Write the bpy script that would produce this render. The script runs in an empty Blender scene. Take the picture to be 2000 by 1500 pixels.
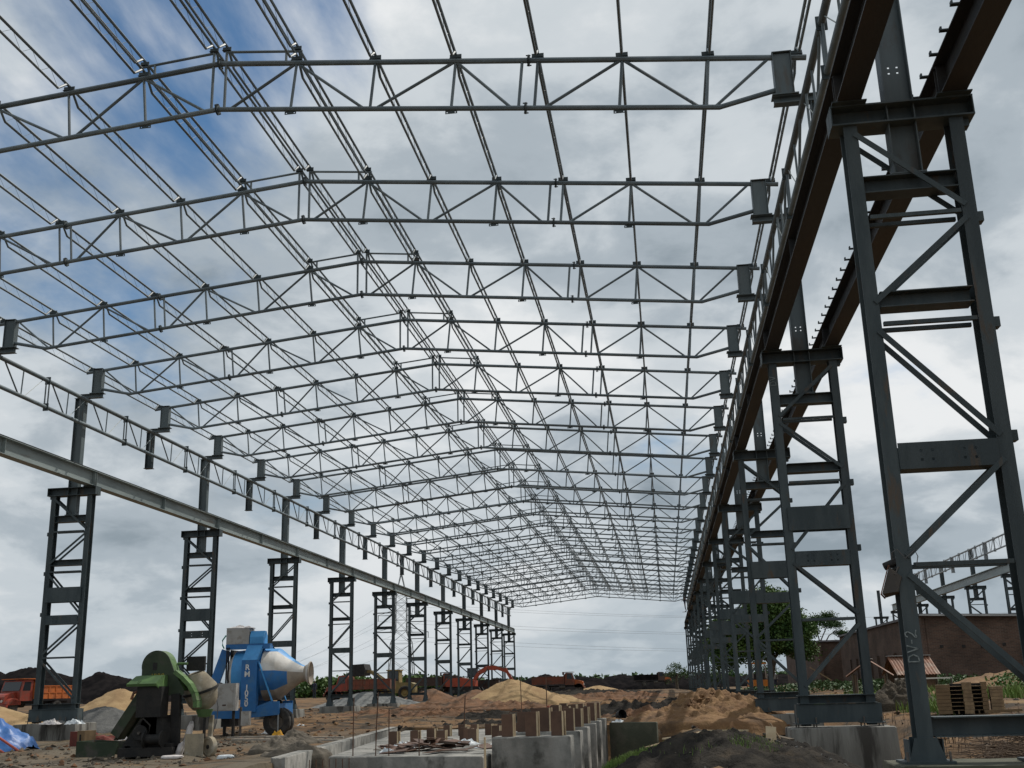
import bpy, bmesh, math, random
import numpy as np
from mathutils import Vector, Matrix, noise
R = math.radians
PI = math.pi
sc = bpy.context.scene
C = sc.collection

# ------------------------------------------------------------------ camera
EYE = 1.7
yaw, pitch, roll, FPX = -0.129, 0.2742, -0.0281, 2127.75
sy, cy, sp, cp = math.sin(yaw), math.cos(yaw), math.sin(pitch), math.cos(pitch)
fwd = Vector((sy*cp, cy*cp, sp)); rgt = Vector((cy, -sy, 0)); upv = rgt.cross(fwd)
cr, sr = math.cos(roll), math.sin(roll)
r2 = rgt*cr + upv*sr; u2 = -rgt*sr + upv*cr
cam = bpy.data.cameras.new('camera'); cam.sensor_width = 36; cam.lens = 36*FPX/2000
cam.clip_start = 0.1; cam.clip_end = 9000
co = bpy.data.objects.new('camera', cam); C.objects.link(co)
co.matrix_world = Matrix(((r2.x, u2.x, -fwd.x, 0), (r2.y, u2.y, -fwd.y, 0), (r2.z, u2.z, -fwd.z, EYE), (0, 0, 0, 1)))
sc.camera = co

# ------------------------------------------------------------------ world and sun
CLOUD_OFF = (5.27, 1.8, -0.15)
SUN_EL, SUN_AZ = 54, 40        # azimuth from +Y (along the hall) towards +X
w = bpy.data.worlds.new('World'); sc.world = w; w.use_nodes = True
nt = w.node_tree; N = nt.nodes; L = nt.links
N.clear()
def nd(t, **k):
    n = N.new(t)
    for a, b in k.items(): setattr(n, a, b)
    return n
def wmath(op, a, b=None, c=None):
    n = nd('ShaderNodeMath', operation=op)
    for i, v in enumerate((a, b, c)):
        if v is None: continue
        if isinstance(v, (int, float)): n.inputs[i].default_value = v
        else: L.new(v, n.inputs[i])
    return n.outputs[0]
out = nd('ShaderNodeOutputWorld'); bg = nd('ShaderNodeBackground'); bg.inputs[1].default_value = 0.1
L.new(bg.outputs[0], out.inputs[0])
sky = nd('ShaderNodeTexSky', sky_type='NISHITA', sun_disc=False)
sky.sun_elevation = R(SUN_EL); sky.sun_rotation = R(SUN_AZ); sky.air_density = 1.0; sky.dust_density = 0.4; sky.ozone_density = 0.2
tc = nd('ShaderNodeTexCoord'); sep = nd('ShaderNodeSeparateXYZ'); L.new(tc.outputs['Generated'], sep.inputs[0])
zc = wmath('ADD', wmath('MAXIMUM', sep.outputs[2], 0.0), 0.34)
px_ = wmath('DIVIDE', sep.outputs[0], zc); py_ = wmath('DIVIDE', sep.outputs[1], zc)
cmb = nd('ShaderNodeCombineXYZ'); L.new(px_, cmb.inputs[0]); L.new(py_, cmb.inputs[1])
def wnoise(scale, detail, rough, dist, off):
    m = nd('ShaderNodeMapping'); m.inputs['Location'].default_value = off; L.new(cmb.outputs[0], m.inputs[0])
    n = nd('ShaderNodeTexNoise'); n.inputs['Scale'].default_value = scale; n.inputs['Detail'].default_value = detail
    n.inputs['Roughness'].default_value = rough; n.inputs['Distortion'].default_value = dist
    L.new(m.outputs[0], n.inputs['Vector']); return n.outputs[0]
def wramp(fac, stops):
    r = nd('ShaderNodeValToRGB'); r.color_ramp.interpolation = 'EASE'
    el = r.color_ramp.elements
    while len(el) < len(stops): el.new(0.5)
    for e, (p, c) in zip(el, stops): e.position = p; e.color = (*c, 1) if len(c) == 3 else c
    L.new(fac, r.inputs[0]); return r.outputs[0]
def wmix(f, a, b):
    m = nd('ShaderNodeMix', data_type='RGBA')
    if isinstance(f, (int, float)): m.inputs[0].default_value = f
    else: L.new(f, m.inputs[0])
    for i, v in ((6, a), (7, b)):
        if isinstance(v, tuple): m.inputs[i].default_value = (*v, 1)
        else: L.new(v, m.inputs[i])
    return m.outputs[2]
n1 = wnoise(0.9, 11, 0.56, 0.35, CLOUD_OFF)
n2 = wnoise(1.5, 9, 0.52, 0.3, (24.4, 3.2, 5))
n3 = wnoise(5.5, 8, 0.6, 0.25, (1.3, 7.7, 5))
hz = wramp(sep.outputs[2], [(0.0, (1, 1, 1)), (0.20, (0, 0, 0))])
bank = wmath('MULTIPLY', wmath('MAXIMUM', wmath('ADD', sep.outputs[0], 0.16), 0.0), 0.26)      # the cloud bank thickens over the brick-wall side
cover = wramp(wmath('ADD', wmath('MULTIPLY_ADD', hz, 0.14, n1), bank), [(0.372, (0.0, 0.0, 0.0)), (0.492, (1, 1, 1))])
# clouds are brighter towards the sun (they scatter its light forward)
nrm = nd('ShaderNodeVectorMath', operation='NORMALIZE'); L.new(tc.outputs['Generated'], nrm.inputs[0])
dt = nd('ShaderNodeVectorMath', operation='DOT_PRODUCT'); L.new(nrm.outputs[0], dt.inputs[0])
dt.inputs[1].default_value = (math.cos(R(SUN_EL))*math.sin(R(SUN_AZ)), math.cos(R(SUN_EL))*math.cos(R(SUN_AZ)), math.sin(R(SUN_EL)))
glow = wmath('POWER', wmath('MAXIMUM', dt.outputs['Value'], 0.0), 3.0)
shade = wmath('ADD', wmath('ADD', wmath('MULTIPLY', n2, 0.72), wmath('MULTIPLY', n3, 0.28)), wmath('MULTIPLY_ADD', glow, 0.05, 0.0))
ccol = wramp(shade, [(0.37, (0.29, 0.35, 0.40)), (0.46, (0.46, 0.525, 0.58)), (0.53, (0.68, 0.735, 0.775)), (0.62, (0.94, 0.96, 0.97))])
sc10 = nd('ShaderNodeVectorMath', operation='SCALE'); sc10.inputs['Scale'].default_value = 8.8; L.new(ccol, sc10.inputs[0])
hazed = wmix(wmath('MULTIPLY', hz, 0.45), sc10.outputs[0], (3.9, 4.65, 5.2))
skyb = nd('ShaderNodeVectorMath', operation='MULTIPLY'); skyb.inputs[1].default_value = (0.52, 0.74, 0.86); L.new(sky.outputs[0], skyb.inputs[0])
final = wmix(cover, skyb.outputs[0], hazed)
L.new(final, bg.inputs[0])

sun = bpy.data.lights.new('sun', 'SUN'); sun.energy = 3.3; sun.angle = R(0.6); sun.color = (1, 0.95, 0.87)
so = bpy.data.objects.new('sun', sun); C.objects.link(so)
sd = Vector((math.cos(R(SUN_EL))*math.sin(R(SUN_AZ)), math.cos(R(SUN_EL))*math.cos(R(SUN_AZ)), math.sin(R(SUN_EL))))
so.rotation_euler = sd.to_track_quat('Z', 'Y').to_euler(); so.location = sd*60

sc.view_settings.view_transform = 'Standard'; sc.view_settings.look = 'None'
sc.view_settings.exposure = 0.0; sc.view_settings.gamma = 1.0; sc.view_settings.use_curve_mapping = False

# ------------------------------------------------------------------ materials
MT = {}
def mat(name, c1, c2=None, scale=3.0, rough=0.7, metal=0.0, bump=0.0, bscale=20.0, c3=None, s3=0.6, lo=0.38, hi=0.62, rand=0.0, stretch=(1, 1, 1), detail=6, spec=0.4, lo3=0.5, hi3=0.68):
    m = bpy.data.materials.new(name); m.use_nodes = True
    t = m.node_tree; n = t.nodes; l = t.links; b = n['Principled BSDF']
    b.inputs['Roughness'].default_value = rough; b.inputs['Metallic'].default_value = metal
    b.inputs['Specular IOR Level'].default_value = spec
    geo = n.new('ShaderNodeNewGeometry'); mp = n.new('ShaderNodeMapping'); mp.inputs['Scale'].default_value = stretch
    l.new(geo.outputs['Position'], mp.inputs[0])
    def nz(s, d=detail):
        x = n.new('ShaderNodeTexNoise'); x.inputs['Scale'].default_value = s; x.inputs['Detail'].default_value = d; x.inputs['Roughness'].default_value = 0.6
        l.new(mp.outputs[0], x.inputs['Vector']); return x.outputs[0]
    def mixc(f, a, bb):
        x = n.new('ShaderNodeMix'); x.data_type = 'RGBA'; l.new(f, x.inputs[0])
        for i, v in ((6, a), (7, bb)):
            if isinstance(v, tuple): x.inputs[i].default_value = (*v, 1)
            else: l.new(v, x.inputs[i])
        return x.outputs[2]
    def rng(f, a, bb):
        x = n.new('ShaderNodeMapRange'); x.inputs['From Min'].default_value = a; x.inputs['From Max'].default_value = bb; x.interpolation_type = 'SMOOTHSTEP'
        l.new(f, x.inputs[0]); return x.outputs[0]
    col = c1
    if c2: col = mixc(rng(nz(scale), lo, hi), c1, c2)
    if c3: col = mixc(rng(nz(s3), lo3, hi3), col, c3)
    if rand:
        oi = n.new('ShaderNodeObjectInfo'); hs = n.new('ShaderNodeHueSaturation')
        mr = n.new('ShaderNodeMapRange'); mr.inputs['To Min'].default_value = 1-rand; mr.inputs['To Max'].default_value = 1+rand
        l.new(oi.outputs['Random'], mr.inputs[0]); l.new(mr.outputs[0], hs.inputs['Value'])
        if isinstance(col, tuple): hs.inputs['Color'].default_value = (*col, 1)
        else: l.new(col, hs.inputs['Color'])
        col = hs.outputs[0]
    if isinstance(col, tuple): b.inputs['Base Color'].default_value = (*col, 1)
    else: l.new(col, b.inputs['Base Color'])
    if bump:
        bp = n.new('ShaderNodeBump'); bp.inputs['Strength'].default_value = bump; bp.inputs['Distance'].default_value = 0.05
        l.new(nz(bscale, 8), bp.inputs['Height']); l.new(bp.outputs[0], b.inputs['Normal'])
    MT[name] = m; return m

mat('steel', (0.040, 0.056, 0.062), (0.062, 0.080, 0.085), 1.4, 0.55, 0, 0.08, 30, c3=(0.085, 0.068, 0.052), s3=2.4, lo3=0.58, hi3=0.70, rand=0.18, spec=0.3, stretch=(2.0, 2.0, 0.45))
mat('tube', (0.098, 0.128, 0.145), (0.14, 0.172, 0.185), 2.0, 0.5, 0, rand=0.22, spec=0.4, c3=(0.105, 0.125, 0.13), s3=0.9)
mat('galv', (0.25, 0.29, 0.285), (0.18, 0.215, 0.215), 0.8, 0.5, 0, 0.08, 12, c3=(0.16, 0.13, 0.10), s3=1.1, lo3=0.56, hi3=0.75, stretch=(1, 0.35, 2))
mat('girder_shaded', (0.034, 0.036, 0.038), (0.026, 0.028, 0.031), 1.2, 0.6, 0, 0.08, 12, c3=(0.045, 0.040, 0.036), s3=0.9, stretch=(1, 0.35, 2))  # shade on the brick-wall row girders put into a darker colour; rails share it
mat('post_steel', (0.082, 0.108, 0.116), (0.105, 0.13, 0.136), 1.6, 0.5, 0, 0.05, 30, c3=(0.085, 0.085, 0.078), s3=2.0, lo3=0.56, hi3=0.7, rand=0.15, stretch=(2, 2, .5))
mat('rust', (0.19, 0.075, 0.035), (0.11, 0.05, 0.03), 6, 0.85)
mat('rebar', (0.12, 0.06, 0.035), (0.08, 0.045, 0.03), 9, 0.8)
mat('bolt', (0.09, 0.08, 0.075), (0.14, 0.12, 0.1), 9, 0.6, 0.3)
mat('concrete', (0.29, 0.28, 0.255), (0.19, 0.188, 0.172), 2.2, 0.92, 0, 0.5, 14, c3=(0.085, 0.083, 0.073), s3=1.5, lo3=0.52, hi3=0.66, stretch=(1, 1, 0.7))
mat('concrete_weathered', (0.20, 0.195, 0.175), (0.15, 0.145, 0.13), 1.3, 0.9, 0, 0.3, 18, c3=(0.05, 0.046, 0.04), s3=1.1, lo3=0.5, hi3=0.62, stretch=(2.2, 2.2, 0.28))
mat('cement_mud', (0.12, 0.102, 0.078), (0.08, 0.068, 0.053), 2.5, 0.95, 0, 0.5, 10)
mat('concrete_mossy', (0.085, 0.085, 0.06), (0.06, 0.065, 0.045), 2, 0.95, 0, 0.3, 14, c3=(0.11, 0.10, 0.08), s3=0.7)
mat('ply', (0.095, 0.052, 0.034), (0.125, 0.07, 0.045), 3, 0.6, 0, 0.05, 30, rand=0.2)
mat('wood', (0.26, 0.18, 0.10), (0.19, 0.13, 0.075), 5, 0.8, 0, 0.1, 40, stretch=(1, 4, 1), rand=0.15)
mat('wood_pale', (0.62, 0.50, 0.33), (0.52, 0.40, 0.25), 5, 0.8, 0, 0.1, 40, rand=0.12)
mat('sand', (0.33, 0.225, 0.112), (0.275, 0.18, 0.088), 1.4, 0.95, 0, 0.5, 9, c3=(0.23, 0.145, 0.07), s3=0.5)
mat('soil', (0.205, 0.118, 0.052), (0.155, 0.084, 0.038), 1.6, 0.95, 0, 0.9, 7, c3=(0.095, 0.055, 0.028), s3=1.1)
mat('soil_red', (0.165, 0.082, 0.04), (0.12, 0.064, 0.034), 1.2, 0.95, 0, 0.9, 6, c3=(0.075, 0.048, 0.03), s3=0.8)
mat('soil_black', (0.026, 0.024, 0.022), (0.045, 0.040, 0.034), 2.2, 1.0, 0, 0.9, 14, spec=0.05, c3=(0.075, 0.06, 0.045), s3=1.3, lo3=0.55, hi3=0.75)
mat('coal', (0.010, 0.0095, 0.010), (0.018, 0.016, 0.016), 0.8, 1.0, 0, 0.7, 2.5, spec=0.0)
mat('gravel', (0.165, 0.168, 0.162), (0.115, 0.118, 0.115), 3, 0.95, 0, 0.8, 16)
mat('gravel_dark', (0.105, 0.105, 0.10), (0.07, 0.07, 0.068), 3, 0.95, 0, 0.8, 16)
mat('green', (0.095, 0.18, 0.055), (0.06, 0.115, 0.04), 2.2, 0.55, 0, 0.05, 20, c3=(0.12, 0.12, 0.085), s3=2.6, lo3=0.52, hi3=0.7)
mat('green_shaded', (0.018, 0.032, 0.015), (0.034, 0.05, 0.025), 2.2, 0.6, c3=(0.06, 0.055, 0.045), s3=3)  # mixer green darkened for the guard's shaded front, with cement dust mixed in
mat('machine_black', (0.009, 0.009, 0.009), (0.019, 0.017, 0.015), 4, 0.7, 0, 0.2, 20)
mat('drum_cement', (0.30, 0.255, 0.18), (0.22, 0.19, 0.14), 2.5, 0.85, 0, 0.2, 14, c3=(0.36, 0.33, 0.27), s3=4)
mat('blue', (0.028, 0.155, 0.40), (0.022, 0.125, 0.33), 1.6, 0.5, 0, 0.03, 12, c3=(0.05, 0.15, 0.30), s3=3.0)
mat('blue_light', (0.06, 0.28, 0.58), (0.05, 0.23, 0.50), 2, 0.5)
mat('white_dusty', (0.62, 0.60, 0.56), (0.48, 0.45, 0.40), 2.6, 0.7, 0, 0.05, 20)
mat('drum_dust', (0.36, 0.31, 0.25), (0.28, 0.24, 0.20), 3, 0.85, 0, 0.1, 16)
mat('letter_white', (0.72, 0.72, 0.70), (0.60, 0.60, 0.58), 8, 0.7)
mat('chalk', (0.27, 0.31, 0.31), (0.15, 0.18, 0.18), 30, 0.9)
mat('letter_yellow', (0.45, 0.33, 0.03), None, 1, 0.7)
mat('cabinet', (0.36, 0.35, 0.33), (0.31, 0.30, 0.28), 2.5, 0.6, c3=(0.25, 0.23, 0.2), s3=4)
mat('rubber', (0.022, 0.021, 0.02), (0.05, 0.045, 0.04), 5, 0.85, 0, 0.2, 20)
mat('rim', (0.06, 0.055, 0.05), (0.10, 0.085, 0.07), 5, 0.7)
mat('glass', (0.02, 0.025, 0.03), None, 1, 0.12, spec=0.6)
mat('truck_orange', (0.48, 0.13, 0.028), (0.38, 0.10, 0.025), 1.2, 0.6, c3=(0.24, 0.08, 0.035), s3=2)
mat('truck_red', (0.28, 0.045, 0.025), (0.20, 0.04, 0.025), 1.3, 0.5, c3=(0.16, 0.06, 0.04), s3=2)
mat('truck_rust', (0.19, 0.055, 0.03), (0.13, 0.05, 0.03), 1.5, 0.7, c3=(0.10, 0.06, 0.04), s3=2)
mat('truck_brown', (0.07, 0.04, 0.03), (0.05, 0.035, 0.03), 1.5, 0.7)
mat('excavator_red', (0.36, 0.06, 0.025), (0.28, 0.055, 0.028), 1.5, 0.5)
mat('loader_yellow', (0.27, 0.20, 0.075), (0.20, 0.15, 0.06), 1.5, 0.6)
mat('plant_orange', (0.62, 0.20, 0.02), (0.5, 0.17, 0.03), 2, 0.6)
mat('tin_rust', (0.24, 0.115, 0.07), (0.17, 0.085, 0.055), 2.2, 0.7, 0, c3=(0.30, 0.22, 0.17), s3=1.5, stretch=(1, 1, 0.4))
mat('tin_pale', (0.42, 0.43, 0.42), (0.32, 0.33, 0.33), 2, 0.5)
mat('roof_sheet', (0.17, 0.16, 0.17), (0.13, 0.125, 0.135), 1, 0.6)
mat('mud_wall', (0.16, 0.10, 0.065), (0.12, 0.08, 0.055), 2, 0.95, 0, 0.3, 8)
mat('bark', (0.075, 0.06, 0.045), (0.11, 0.085, 0.06), 4, 0.95, 0, 0.4, 14)
mat('leaf', (0.06, 0.118, 0.026), (0.098, 0.158, 0.036), 0.9, 0.6, spec=0.3, c3=(0.035, 0.078, 0.022), s3=0.55)
mat('leaf_dark', (0.035, 0.075, 0.022), (0.055, 0.10, 0.03), 0.7, 0.65, spec=0.3)
mat('grass', (0.11, 0.19, 0.04), (0.16, 0.22, 0.06), 2, 0.7, spec=0.2)
mat('twig', (0.075, 0.050, 0.034), (0.12, 0.08, 0.05), 5, 0.9)
mat('thatch', (0.04, 0.032, 0.022), (0.065, 0.05, 0.033), 3, 0.95, 0, 0.8, 18)
mat('tarp', (0.03, 0.11, 0.33), (0.045, 0.15, 0.40), 1.6, 0.45, 0, 0.2, 9)
mat('pipe_red', (0.40, 0.085, 0.05), (0.33, 0.075, 0.05), 3, 0.6)
mat('plastic_white', (0.66, 0.69, 0.70), (0.52, 0.57, 0.60), 4, 0.5, 0, 0.3, 18)
mat('cloth_white', (0.60, 0.57, 0.55), (0.48, 0.45, 0.44), 5, 0.9, 0, 0.3, 16)
mat('plastic_yellow', (0.70, 0.36, 0.02), (0.55, 0.28, 0.02), 4, 0.6, 0, 0.3, 16)
mat('sack', (0.36, 0.32, 0.27), (0.28, 0.25, 0.21), 4, 0.9, 0, 0.3, 12)
mat('box_red', (0.16, 0.035, 0.025), (0.11, 0.03, 0.022), 4, 0.8)
mat('box_tan', (0.19, 0.125, 0.065), (0.15, 0.098, 0.052), 4, 0.8)
mat('skin', (0.16, 0.085, 0.05), None, 1, 0.6)
mat('cloth_dark', (0.02, 0.026, 0.05), (0.03, 0.034, 0.055), 5, 0.9)
mat('cloth_pale', (0.30, 0.29, 0.27), (0.24, 0.23, 0.22), 5, 0.9)
mat('helmet_white', (0.75, 0.75, 0.72), None, 1, 0.4)
mat('helmet_yellow', (0.65, 0.45, 0.04), None, 1, 0.4)
mat('hose', (0.10, 0.10, 0.10), None, 1, 0.6)
mat('hose_green', (0.08, 0.30, 0.24), None, 1, 0.5)
mat('wire', (0.16, 0.17, 0.18), None, 1, 0.6)
mat('pylon_steel', (0.30, 0.32, 0.33), (0.24, 0.26, 0.27), 0.4, 0.6)
mat('pipe_pale', (0.60, 0.57, 0.50), None, 1, 0.6)

def brick_material():
    m = bpy.data.materials.new('brick_masonry'); m.use_nodes = True; n = m.node_tree.nodes; l = m.node_tree.links; b = n['Principled BSDF']
    geo = n.new('ShaderNodeNewGeometry'); s = n.new('ShaderNodeSeparateXYZ'); l.new(geo.outputs['Position'], s.inputs[0])
    ad = n.new('ShaderNodeMath'); ad.operation = 'ADD'; l.new(s.outputs[0], ad.inputs[0]); l.new(s.outputs[1], ad.inputs[1])
    cb = n.new('ShaderNodeCombineXYZ'); l.new(ad.outputs[0], cb.inputs[0]); l.new(s.outputs[2], cb.inputs[1])
    br = n.new('ShaderNodeTexBrick'); br.inputs['Scale'].default_value = 1.0
    br.inputs['Brick Width'].default_value = 0.24; br.inputs['Row Height'].default_value = 0.085; br.inputs['Mortar Size'].default_value = 0.009
    br.inputs['Color1'].default_value = (0.125, 0.074, 0.053, 1); br.inputs['Color2'].default_value = (0.078, 0.05, 0.038, 1); br.inputs['Mortar'].default_value = (0.13, 0.105, 0.085, 1)
    l.new(cb.outputs[0], br.inputs['Vector'])
    nz = n.new('ShaderNodeTexNoise'); nz.inputs['Scale'].default_value = 0.7; nz.inputs['Detail'].default_value = 6; l.new(geo.outputs['Position'], nz.inputs['Vector'])
    mr = n.new('ShaderNodeMapRange'); mr.inputs['From Min'].default_value = 0.35; mr.inputs['From Max'].default_value = 0.7; mr.inputs['To Min'].default_value = 0.65; mr.inputs['To Max'].default_value = 1.2; l.new(nz.outputs[0], mr.inputs[0])
    mx = n.new('ShaderNodeMix'); mx.data_type = 'RGBA'; mx.blend_type = 'MULTIPLY'; mx.inputs[0].default_value = 1; l.new(br.outputs[0], mx.inputs[6]); l.new(mr.outputs[0], mx.inputs[7])
    l.new(mx.outputs[2], b.inputs['Base Color']); b.inputs['Roughness'].default_value = 0.95
    bp = n.new('ShaderNodeBump'); bp.inputs['Strength'].default_value = 0.5; bp.inputs['Distance'].default_value = 0.02; l.new(br.outputs[1], bp.inputs['Height']); bp.invert = True; l.new(bp.outputs[0], b.inputs['Normal'])
    MT['brick_masonry'] = m
brick_material()

def ground_material():
    m = bpy.data.materials.new('ground_soil'); m.use_nodes = True; n = m.node_tree.nodes; l = m.node_tree.links; b = n['Principled BSDF']
    geo = n.new('ShaderNodeNewGeometry')
    def nz(s, d=8, sx=1, sy=1, off=0, r=0.6):
        mp = n.new('ShaderNodeMapping'); mp.inputs['Scale'].default_value = (sx, sy, 1); mp.inputs['Location'].default_value = (off, off*0.7, 0); l.new(geo.outputs['Position'], mp.inputs[0])
        x = n.new('ShaderNodeTexNoise'); x.inputs['Scale'].default_value = s; x.inputs['Detail'].default_value = d; x.inputs['Roughness'].default_value = r; l.new(mp.outputs[0], x.inputs['Vector']); return x.outputs[0]
    def rng(f, a, bb):
        x = n.new('ShaderNodeMapRange'); x.inputs['From Min'].default_value = a; x.inputs['From Max'].default_value = bb; x.interpolation_type = 'SMOOTHSTEP'; l.new(f, x.inputs[0]); return x.outputs[0]
    def mix(f, a, bb):
        x = n.new('ShaderNodeMix'); x.data_type = 'RGBA'; l.new(f, x.inputs[0])
        for i, v in ((6, a), (7, bb)):
            if isinstance(v, tuple): x.inputs[i].default_value = (*v, 1)
            else: l.new(v, x.inputs[i])
        return x.outputs[2]
    def mul(a, bb):
        x = n.new('ShaderNodeMath'); x.operation = 'MULTIPLY'; l.new(a, x.inputs[0])
        if isinstance(bb, (int, float)): x.inputs[1].default_value = bb
        else: l.new(bb, x.inputs[1])
        return x.outputs[0]
    s = n.new('ShaderNodeSeparateXYZ'); l.new(geo.outputs['Position'], s.inputs[0])
    col = mix(rng(nz(0.35), 0.40, 0.60), (0.165, 0.095, 0.044), (0.10, 0.062, 0.034))
    col = mix(rng(nz(0.22, off=31), 0.54, 0.66), col, (0.21, 0.138, 0.07))
    col = mix(rng(nz(0.5, sy=1.6, off=12), 0.50, 0.60), col, (0.038, 0.029, 0.020))
    # cement-dusted, trampled earth near the mixers
    near = rng(s.outputs[1], 46, 30); left = rng(s.outputs[0], -3, -8)
    col = mix(mul(mul(near, left), rng(nz(0.6, off=50), 0.30, 0.55)), col, (0.115, 0.096, 0.070))
    # far fields
    far = rng(s.outputs[1], 170, 330)
    col = mix(far, col, (0.10, 0.095, 0.06))
    col = mix(mul(rng(nz(7, 10, off=5), 0.5, 0.72), 0.5), col, (0.10, 0.075, 0.05))
    l.new(col, b.inputs['Base Color']); b.inputs['Roughness'].default_value = 0.95; b.inputs['Specular IOR Level'].default_value = 0.2
    bp = n.new('ShaderNodeBump'); bp.inputs['Strength'].default_value = 0.7; bp.inputs['Distance'].default_value = 0.06; l.new(nz(6, 10), bp.inputs['Height']); l.new(bp.outputs[0], b.inputs['Normal'])
    MT['ground_soil'] = m
ground_material()

# ------------------------------------------------------------------ mesh helpers
class MB:
    """collects shapes, then becomes one mesh"""
    def __init__(s): s.v = []; s.f = []; s.m = []; s.mats = []
    def slot(s, name):
        if name not in s.mats: s.mats.append(name)
        return s.mats.index(name)
    def add(s, vs, fs, mat=None):
        o = len(s.v); s.v += [tuple(v) for v in vs]; s.f += [tuple(i+o for i in f) for f in fs]
        s.m += [s.slot(mat) if mat else 0]*len(fs); return s
    def box(s, x0, x1, y0, y1, z0, z1, mat=None, M=None):
        vs = [Vector(p) for p in ((x0, y0, z0), (x1, y0, z0), (x1, y1, z0), (x0, y1, z0), (x0, y0, z1), (x1, y0, z1), (x1, y1, z1), (x0, y1, z1))]
        if M: vs = [M @ v for v in vs]
        return s.add(vs, [(0, 3, 2, 1), (4, 5, 6, 7), (0, 1, 5, 4), (1, 2, 6, 5), (2, 3, 7, 6), (3, 0, 4, 7)], mat)
    def frame(s, p, q, up=(0, 0, 1)):
        p, q = Vector(p), Vector(q); d = q-p; ln = d.length; d.normalize(); u = Vector(up)
        if abs(d.dot(u)) > 0.98: u = Vector((0, 1, 0)) if abs(d.y) < 0.9 else Vector((1, 0, 0))
        sd_ = d.cross(u).normalized(); u = sd_.cross(d).normalized()
        return Matrix(((sd_.x, u.x, d.x, p.x), (sd_.y, u.y, d.y, p.y), (sd_.z, u.z, d.z, p.z), (0, 0, 0, 1))), ln
    def bar(s, p, q, w, h, up=(0, 0, 1), mat=None):
        M, ln = s.frame(p, q, up); return s.box(-w/2, w/2, -h/2, h/2, 0, ln, mat, M)
    def prism(s, p, q, prof, up=(0, 0, 1), mat=None):
        M, ln = s.frame(p, q, up); n = len(prof)
        vs = [M @ Vector((a, b, 0)) for a, b in prof]+[M @ Vector((a, b, ln)) for a, b in prof]
        return s.add(vs, [tuple(range(n-1, -1, -1)), tuple(range(n, 2*n))]+[(i, (i+1) % n, n+(i+1) % n, n+i) for i in range(n)], mat)
    def ibeam(s, p, q, w, h, tf=0.02, tw=0.014, up=(0, 0, 1), mat=None):
        a, b, c = w/2, h/2, tw/2
        return s.prism(p, q, [(-a, -b), (a, -b), (a, -b+tf), (c, -b+tf), (c, b-tf), (a, b-tf), (a, b), (-a, b), (-a, b-tf), (-c, b-tf), (-c, -b+tf), (-a, -b+tf)], up, mat)
    def tube(s, p, q, r, n=8, r2=None, mat=None, caps=True):
        M, ln = s.frame(p, q); r2 = r if r2 is None else r2
        vs = [M @ Vector((r*math.cos(2*PI*i/n), r*math.sin(2*PI*i/n), 0)) for i in range(n)]+[M @ Vector((r2*math.cos(2*PI*i/n), r2*math.sin(2*PI*i/n), ln)) for i in range(n)]
        fs = [(i, (i+1) % n, n+(i+1) % n, n+i) for i in range(n)]
        if caps: fs += [tuple(range(n-1, -1, -1)), tuple(range(n, 2*n))]
        return s.add(vs, fs, mat)
    def path(s, pts, r, n=6, mat=None):
        pts = [Vector(p) for p in pts]; vs = []; k = len(pts)
        rr = r if isinstance(r, (list, tuple)) else [r]*k
        for i, p in enumerate(pts):
            d = pts[min(i+1, k-1)]-pts[max(i-1, 0)]; M, _ = s.frame(p, p+d)
            vs += [M @ Vector((rr[i]*math.cos(2*PI*j/n), rr[i]*math.sin(2*PI*j/n), 0)) for j in range(n)]
        fs = [(i*n+j, i*n+(j+1) % n, (i+1)*n+(j+1) % n, (i+1)*n+j) for i in range(k-1) for j in range(n)]
        fs += [tuple(range(n-1, -1, -1)), tuple((k-1)*n+j for j in range(n))]
        return s.add(vs, fs, mat)
    def lathe(s, prof, M=None, n=24, mat=None, caps=True):
        """prof: (radius, height) pairs; axis = local z"""
        M = M or Matrix(); vs = []; k = len(prof)
        for r, h in prof: vs += [M @ Vector((r*math.cos(2*PI*i/n), r*math.sin(2*PI*i/n), h)) for i in range(n)]
        fs = [(a*n+i, a*n+(i+1) % n, (a+1)*n+(i+1) % n, (a+1)*n+i) for a in range(k-1) for i in range(n)]
        if caps: fs += [tuple(range(n-1, -1, -1)), tuple((k-1)*n+i for i in range(n))]
        return s.add(vs, fs, mat)
    def poly(s, pts, y0, y1, mat=None, M=None):
        """an outline in the x-z plane given thickness along y"""
        n = len(pts); M = M or Matrix()
        vs = [M @ Vector((a, y0, b)) for a, b in pts]+[M @ Vector((a, y1, b)) for a, b in pts]
        return s.add(vs, [tuple(range(n)), tuple(range(2*n-1, n-1, -1))]+[(i, n+i, n+(i+1) % n, (i+1) % n) for i in range(n)], mat)
    def holed(s, x0, x1, z0, z1, y, t, holes, hs=0.03, mat=None):
        """a plate in the x-z plane with square bolt holes right through"""
        xs = sorted({x0, x1} | {round(h[0]-hs/2, 4) for h in holes} | {round(h[0]+hs/2, 4) for h in holes})
        zs = sorted({z0, z1} | {round(h[1]-hs/2, 4) for h in holes} | {round(h[1]+hs/2, 4) for h in holes})
        def hole(i, j):
            if not (0 <= i < len(xs)-1 and 0 <= j < len(zs)-1): return True
            cx, cz = (xs[i]+xs[i+1])/2, (zs[j]+zs[j+1])/2
            return any(abs(cx-a) < hs/2 and abs(cz-b) < hs/2 for a, b in holes)
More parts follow.
